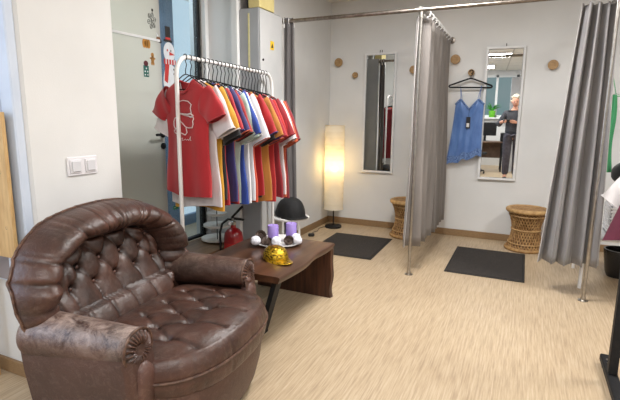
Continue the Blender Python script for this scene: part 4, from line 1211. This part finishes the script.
# white display table with things
t = tag(empty('display_table', (.80,4.2,0)), 'small white metal leg table behind the right curtain', 'table')
b = MB(); b.box(-.34,.45,-.20,.38,.395,.415,bev=.004); b.build('tabletop', M['white_paint'], t, smooth=False)
for x, y in ((-.325,-.185),(.43,-.185),(-.325,.36),(.43,.36)):
    MB().tube([(x,y,0),(x,y,.40)], .013, 10).build('leg', M['white_metal'], t)
t = tag(empty('white_crate', (.84,4.28,.415)), 'white ribbed plastic crate on the table behind the right curtain', 'crate')
b = MB()
W_, D_, Hc = .20,.15,.235
b.box(-W_,W_,-D_,-D_+.008,0,Hc); b.box(-W_,W_,D_-.008,D_,0,Hc); b.box(-W_,-W_+.008,-D_,D_,0,Hc); b.box(W_-.008,W_,-D_,D_,0,Hc); b.box(-W_,W_,-D_,D_,0,.008)
b.build('walls', M['plastic_white'], t, smooth=False)
b = MB()
for k in range(8):
    z = .02+k*.027; b.box(-W_-.006,W_+.006,-D_-.006,-D_,z,z+.013,bev=.002); b.box(-W_-.006,-W_,-D_,D_,z,z+.013,bev=.002)
b.build('ribs', M['white_paint'], t, smooth=False)
b = MB(); b.lathe([(0,0),(.085,0),(.10,.04),(.118,.16),(.125,.22),(.125,.235),(.112,.235),(.10,.05),(0,.02)], n=36)
tag(b.build('black_bucket', M['pot_dark'], loc=(.80,4.48,0)), 'glossy black bucket on the floor under the white table', 'bucket')
# heap of clothes on / above crate
def heap(name, c, x, y, z, sx, sy, sz, label, cat, seed, group=None):
    r = np.random.RandomState(seed); f_ = smooth_noise(seed); rows = []
    for i in range(17):
        th = PI*i/16; row = []
        for j in range(32):
            p = 2*PI*j/32; k = 1+.22*f_(cos(p)*3+th*2, sin(p)*3+th*3, 1.6)
            cc = lambda v: math.copysign(abs(v)**.7, v)
            row.append((sx*k*cc(sin(th))*cos(p), sy*k*cc(sin(th))*sin(p), sz*(cc(cos(th))+.0)+sz))
        rows.append(row)
    rows[0] = [rows[0][0]]*32; rows[-1] = [rows[-1][0]]*32
    o = MB().grid(rows, closev=True).build(name, cloth(name+'_c', S(*c)), loc=(x,y,z), angle=180); tag(o, label, cat, group); return o
ZK = .655
heap('folded_garment', (28,28,32), .83,4.26,ZK,.17,.13,.075,'black folded garment lying on the white crate','garment',1,'folded garments on the crate')
heap('folded_garment', (120,206,196), .80,4.26,ZK+.14,.165,.12,.10,'mint folded garment on the black one behind the right curtain','garment',2,'folded garments on the crate')
heap('folded_garment', (204,132,136), .83,4.26,ZK+.33,.15,.11,.075,'dusty pink folded garment on top of the mint one','garment',3,'folded garments on the crate')
for o in bpy.data.objects:
    pass
# green hanger hanging from divider tube? -> rests on the wall behind: green garment hanging on wall hook
t = tag(empty('green_garment', (.625,4.46,0)), 'green garment hanging beside the pile of folded clothes at the right', 'garment')
b = MB(); rows = []
for i in range(21):
    v = i/20; z = 1.50-.62*v
    rows.append([(.01*v+.008*sin(v*7)-.015+.035*cos(a)*(.6+.4*v), .03*sin(a)+.006*sin(a*5), z) for a in [2*PI*j/24 for j in range(24)]])
b.grid(rows, closev=True); b.build('cloth', cloth('leaf_green_cloth', S(60,150,96)), t, angle=180)
b = MB(); b.tube([(0,0,1.50),(-.145,0,2.105),(-.155,0,2.145),(-.165,0,2.12)], .003, 6); b.tube([(0,0,1.51),(-.05,0,1.49),(.05,0,1.49)], .004, 6, closed=True); b.build('hook', cloth('leaf_green_cloth', S(60,150,96)), t)
# small clothes rail carrying maroon and white tops
t = tag(empty('clothes_rack', (0.0,0,0)), 'thin white clothes stand with the maroon top behind the right curtain', 'clothes rack')
b = MB(); b.tube([(.98,3.35,.02),(.98,3.35,1.20),(.98,3.38,1.235),(.98,3.95,1.235),(.98,3.98,1.20),(.98,3.98,.02)], .010, 10); b.build('frame', M['white_metal'], t)
for yy in (3.35,3.98): MB().tube([(.76,yy,.012),(1.2,yy,.012)], .010, 10).build('foot', M['white_metal'], t)
def side_top(name, label, c, x, y, z, rz, s=1.0, length=.6, kw={}):
    return build_shirt(name, label, cloth(name+'_c', S(*c)), cloth(name+'_c', S(*c)), (x,y,z), rz, 77, 'tops at the right edge', length=length, hw=.19, sleeve=.2, thick=.03)
t = tag(empty('maroon_skirt', (.77,3.62,.50)), 'maroon flared skirt hanging at the right edge beside the wide curtain', 'skirt')
b = MB(); rows = []
for i in range(15):
    v = i/14; hw_ = .13+.11*v
    rows.append([(hw_*cos(a), (.025+.03*v)*sin(a)*(1+.25*sin(a*7)*v), .36*(1-v)+.012*cos(a*3)*v) for a in [2*PI*j/40 for j in range(40)]])
b.grid(rows, closev=True); b.build('fabric', cloth('maroon', S(92,20,48)), t, angle=180)
b = MB(); b.tube([(.13*cos(a), .026*sin(a), .36) for a in [2*PI*j/24 for j in range(24)]], .006, 6, closed=True); b.build('waistband', cloth('maroon', S(92,20,48)), t, angle=180)
b = MB(); b.tube([(-.10,0,.365),(0,0,.46),(.10,0,.365)], .003, 6); b.tube([(0,0,.46),(0,0,.72),(.17,0,.775)], .0025, 6); b.build('hanger_wire', M['white_metal'], t)
# white sleeve top with pink writing
wt = side_top('printed_shirt', 'white top with pink writing hanging at the right edge above the maroon one', (232,228,228), .87,3.78,1.00,0,length=.30)
wr_ = MB()
def scribble(mb, x, z, s):
    for k in range(7):
        mb.tube([(x+k*s*.9+s*.35*cos(a), -.046, z+s*.6*sin(a)+.002*k) for a in [2*PI*j/8 for j in range(7)]], .0022, 4)
scribble(wr_, -.17, -.16, .022); wr_.build('pink_writing', sm('pink_ink', S(220,90,130)), wt)
hanger((.87,3.78,1.105), 0, 'white hanger holding the white top with pink writing', 'hangers at the right edge', w=.155, m=M['white_metal'], z_drop=.155)

# ------------------------------------------------------------------ behind the camera (seen in the mirrors)
t = tag(empty('desk', (-.42,-2.2,0)), 'brown desk by the rear window, reflected in the right mirror', 'desk')
MB().box(-.75,.45,-.32,.32,.72,.745,bev=.004).build('desktop', M['desk'], t, smooth=False)
MB().box(-.73,.43,-.31,-.29,.30,.72).build('modesty_panel', M['desk'], t, smooth=False)
for x in (-.72,.42):
    for y in (-.29,.29): MB().box(x-.02,x+.02,y-.02,y+.02,0,.72).build('leg', M['black_metal'], t, smooth=False)
t = tag(empty('monitor', (-.42,-2.22,.745), math.radians(8)), 'black monitor standing on the brown desk', 'monitor')
MB().box(-.27,.27,-.02,.02,.14,.48,bev=.006).build('screen', M['black_plastic'], t, smooth=False)
MB().box(-.03,.03,-.03,.0,.0,.2).build('stand', M['black_plastic'], t, smooth=False)
MB().box(-.11,.11,-.09,.07,0,.012,bev=.003).build('base', M['black_plastic'], t, smooth=False)
t = tag(empty('printer', (-.05,-2.2,.745)), 'black printer on the desk, right of the monitor', 'printer')
MB().box(-.0,.28,-.18,.18,0,.22,bev=.02).build('housing', M['black_plastic'], t, smooth=False)
MB().box(.03,.25,.18,.26,.05,.065).build('paper_tray', M['black_plastic'], t, smooth=False)
t = tag(empty('office_chair', (-.62,-1.45,0), .4), 'black office chair at the desk, reflected in the right mirror', 'office chair')
MB().box(-.23,.23,-.22,.22,.44,.51,bev=.03).build('seat', M['black_cloth'], t)
MB().box(-.21,.21,.20,.26,.58,.98,bev=.03).build('backrest', M['black_cloth'], t)
MB().tube([(0,.02,.10),(0,.02,.45)], .025, 12).build('gas_column', M['black_metal'], t)
MB().tube([(0,.15,.47),(0,.25,.50),(0,.24,.62)], .018, 8).build('back_bracket', M['black_metal'], t)
for k in range(5):
    a = 2*PI*k/5; MB().tube([(0,.02,.10),(.27*cos(a),.02+.27*sin(a),.07)], .016, 8).build('leg', M['black_plastic'], t)
    MB().tube([(.27*cos(a)-.012,.02+.27*sin(a),.027),(.27*cos(a)+.012,.02+.27*sin(a),.027)], .027, 12).build('castor', M['black_plastic'], t)
t = tag(empty('red_bag', (-.72,-.95,0)), 'dark red shopping bag on the floor near the office chair', 'bag')
MB().box(-.14,.14,-.07,.07,0,.36,bev=.01).build('bag', cloth('bag_red', S(120,24,30)), t, smooth=False)
MB().tube([(-.07,0,.36),(-.06,0,.46),(.06,0,.46),(.07,0,.36)], .004, 6).build('handle', M['black_cloth'], t)
t = tag(empty('partition', (.72,-2.0,0)), 'tall grey partition panel right of the rear window', 'partition')
MB().box(-.62,.62,-.03,.03,0.03,2.30,bev=.004).build('panel', M['grey_panel'], t, smooth=False)
for x in (-.5,.5): MB().box(x-.03,x+.03,-.15,.15,0,.035,bev=.004).build('foot', M['alu'], t, smooth=False)
t = tag(empty('potted_plant', (-.28,-3.50,1.35)), 'spiky green plant in a lime pot on the rear window sill', 'potted plant')
MB().lathe([(0,0),(.07,0),(.095,.17),(.095,.18),(.085,.18),(.08,.16),(0,.16)], n=24).build('pot', M['green_pot'], t)
lf = MB(); r = random.Random(2)
for k in range(22):
    a = r.uniform(0,2*PI); L_ = r.uniform(.22,.38); up = r.uniform(.5,1)
    pts = [(cos(a)*L_*q*(.4+.6*q)*.8*(1.1-up*.5), sin(a)*L_*q*(.4+.6*q)*.35, .16+L_*up*(q-.35*q*q)) for q in [i/6 for i in range(7)]]
    lf.tube(pts, [.010,.012,.013,.012,.010,.006,.001], 4)
lf.build('leaves', M['green_leaf'], t)

# person holding the phone at the camera
def skin_obj(name, verts, edges, radii, m, parent, lv=2, root=0):
    me = bpy.data.meshes.new(name); me.from_pydata(verts, edges, []); o = bpy.data.objects.new(name, me); COL.objects.link(o); o.parent = parent
    md = o.modifiers.new('skin', 'SKIN'); md.use_smooth_shade = True
    for i, r_ in enumerate(radii):
        sv = me.skin_vertices[0].data[i]; sv.radius = (r_, r_) if not hasattr(r_, '__len__') else r_; sv.use_root = (i == root)
    md = o.modifiers.new('sub', 'SUBSURF'); md.levels = lv; md.render_levels = lv
    me.materials.append(m); return o
PS = tag(empty('person', (.15,-.36,0)), 'person in a dark grey sweater photographing with a phone, reflected in the right mirror', 'person')
# local frame: faces +y.  phone at world (0,-.05,1.27) -> local (-.11,.31,1.27)
V = [(0,0,.95),(0,0,1.08),(0,0,1.25),(0,0,1.42),(0,.005,1.52),(0,.01,1.585),       # 0 pelvis..5 neck top
     (.10,0,.90),(.10,.02,.50),(.10,-.02,.09),(.11,.13,.05),                        # 6-9 right leg
     (-.10,0,.90),(-.10,.02,.50),(-.10,-.02,.09),(-.11,.13,.05),                    # 10-13
     (.17,0,1.42),(.225,.03,1.17),(.02,.25,1.24),(-.028,.29,1.255),                  # 14-17 right arm shoulder, elbow, wrist, palm
     (-.17,0,1.42),(-.31,.05,1.17),(-.27,.25,1.24),(-.232,.29,1.255)]               # 18-21
Ed = [(0,1),(1,2),(2,3),(3,4),(4,5),(0,6),(6,7),(7,8),(8,9),(0,10),(10,11),(11,12),(12,13),(3,14),(14,15),(15,16),(16,17),(3,18),(18,19),(19,20),(20,21)]
Rr = [(.09,.07),(.09,.07),(.10,.07),(.11,.07),.055,.052,.070,.058,.040,.035,.070,.058,.040,.035,.058,.042,.028,(.036,.018),.058,.042,.028,(.036,.018)]
# fingers and thumbs
def fingers(base_i, sg):
    bx, by, bz = V[base_i]
    for k, (dz, ln) in enumerate(((.024,.062),(.008,.070),(-.008,.066),(-.024,.052))):
        i0 = len(V); x = bx - sg*.018
        V.extend([(x, by+.010, bz+dz), (x-sg*ln*.45, by+.022, bz+dz), (x-sg*ln*.85, by+.012, bz+dz+.002)])
        Ed.extend([(base_i, i0),(i0,i0+1),(i0+1,i0+2)]); Rr.extend([.010,.009,.0075])
    i0 = len(V); V.extend([(bx-sg*.004, by-.008, bz-.030), (bx-sg*.030, by-.012, bz-.026)]); Ed.extend([(base_i,i0),(i0,i0+1)]); Rr.extend([.012,.009])
fingers(17, 1); fingers(21, -1)
body = skin_obj('body', V, Ed, Rr, M['skin'], PS)
# head
rows = []
for i in range(25):
    tt = PI*i/24; row = []
    for j in range(32):
        p = 2*PI*j/32; x = .074*sin(tt)*cos(p); y = .094*sin(tt)*sin(p); z = .118*cos(tt)
        if z < 0: x *= 1-.22*(-z/.118)**1.5; y *= 1-.12*(-z/.118)
        if sin(p) > .3 and abs(cos(p)) < .9:
            y += .020*math.exp(-(x/.014)**2-((z+.015)/.020)**2) + .007*math.exp(-(x/.03)**2-((z+.055)/.010)**2) - .007*(math.exp(-((abs(x)-.030)/.014)**2-((z-.008)/.012)**2))
        row.append((x,y,z))
    rows.append(row)
hd_ = MB().grid(rows, closev=True).build('head', M['skin'], PS, angle=180, loc=(0,.03,1.665), rot=(math.radians(-10),0,0))
for sg in (-1,1):
    MB().sphere((sg*.030,.084,.010), .0105, 10, 8, (1,.6,.8)).build('eye', M['black_plastic'], hd_)
    MB().sphere((sg*.076,-.004,-.002), .026, 10, 8, (.3,.7,1.1)).build('ear', M['skin'], hd_)
MB().tube([(-.022,.083,-.060),(0,.089,-.062),(.022,.083,-.060)], .004, 6).build('mouth', sm('lips', S(160,80,76)), hd_)
hb = MB(); r = random.Random(9)
for k in range(120):
    a = r.uniform(0,2*PI); tt = r.uniform(0,1.75)
    if tt > 1.0 and sin(a) > .1: continue
    hb.sphere((.082*sin(tt)*cos(a), .098*sin(tt)*sin(a)-.008, .118*cos(tt)+.012), r.uniform(.018,.028), 7, 5)
hb.build('hair', M['hair'], PS, loc=(0,.03,1.675))
# clothes: sweater & trousers as slightly larger skins
sw_i = [0,1,2,3,4,14,15,16,18,19,20]; mp = {a: i for i, a in enumerate(sw_i)}
skin_obj('sweater', [V[i] if i != 4 else (0,.003,1.49) for i in sw_i], [(mp[a],mp[b]) for a,b in Ed if a in mp and b in mp], [(.185,.135),(.18,.135),(.178,.135),(.165,.11),.075,.078,.062,.046,.078,.062,.046], M['sweater'], PS, root=0)
tr_i = [0,6,7,8,10,11,12]; mp = {a: i for i, a in enumerate(tr_i)}
skin_obj('trousers', [V[i] if i != 0 else (0,0,1.13) for i in tr_i], [(mp[a],mp[b]) for a,b in Ed if a in mp and b in mp], [(.17,.125),.108,.086,.072,.108,.086,.072], M['trouser'], PS, root=0)
for sg in (-1,1):
    rows = [[(sg*.105+.047*w_*cos(a), .045+.135*w_*sin(a), z) for a in [2*PI*j/24 for j in range(24)]] for z, w_ in ((0,.0),(0,1),(.03,1.02),(.06,.85),(.085,.5),(.09,0))]
    MB().grid(rows, closev=True).build('shoe', M['black_plastic'], PS)
t = tag(empty('phone', (.0,-.055,1.262)), 'black phone held sideways in the hands of the reflected person', 'phone')
MB().box(-.078,.078,-.005,.005,-.037,.037,bev=.004).build('case', M['black_plastic'], t, smooth=False)
MB().box(-.070,-.040,.005,.008,.002,.032,bev=.002).build('camera_bump', M['black_metal'], t, smooth=False)

# ------------------------------------------------------------------ lights
def area(name, loc, rot, size, e, col, sy=None):
    l = bpy.data.lights.new(name, 'AREA'); l.energy = e; l.color = col; l.size = size
    if sy: l.shape = 'RECTANGLE'; l.size_y = sy
    o = bpy.data.objects.new(name, l); COL.objects.link(o); o.location = loc; o.rotation_euler = rot; return o
area('left_window_daylight', (-2.60,-.3,1.5), (0, math.radians(-90), 0), 1.7, 26, (.62,.78,1), 1.6)
area('vestibule_fill', (-3.1,3.1,2.55), (0,0,0), .9, 22, (.85,.95,1))  # unseen overhead lamp added to brighten the vestibule
wd = bpy.data.worlds.new('world'); sc.world = wd; wd.use_nodes = True
bg = wd.node_tree.nodes['Background']; bg.inputs[0].default_value = (.75,.85,1,1); bg.inputs[1].default_value = .35

# ------------------------------------------------------------------ camera
f_, pitch, roll, yaw = 460., .1778, .0097, .4348
fwd = Vector((-sin(yaw)*cos(pitch), cos(yaw)*cos(pitch), -sin(pitch)))
rt = Vector((cos(yaw), sin(yaw), 0)); up = rt.cross(fwd)
r2 = rt*cos(roll)+up*sin(roll); u2 = -rt*sin(roll)+up*cos(roll)
cam_d = bpy.data.cameras.new('camera'); cam_d.sensor_width = 36; cam_d.lens = f_/620*36; cam_d.clip_start = .02
co = bpy.data.objects.new('camera', cam_d); COL.objects.link(co)
co.matrix_world = Matrix(((r2.x,u2.x,-fwd.x,0),(r2.y,u2.y,-fwd.y,0),(r2.z,u2.z,-fwd.z,1.3),(0,0,0,1)))
sc.camera = co
sc.view_settings.view_transform = 'Standard'
sc.view_settings.look = 'None'
sc.view_settings.exposure = 0
sc.cycles.use_denoising = True
sc.cycles.max_bounces = 8; sc.cycles.transparent_max_bounces = 12
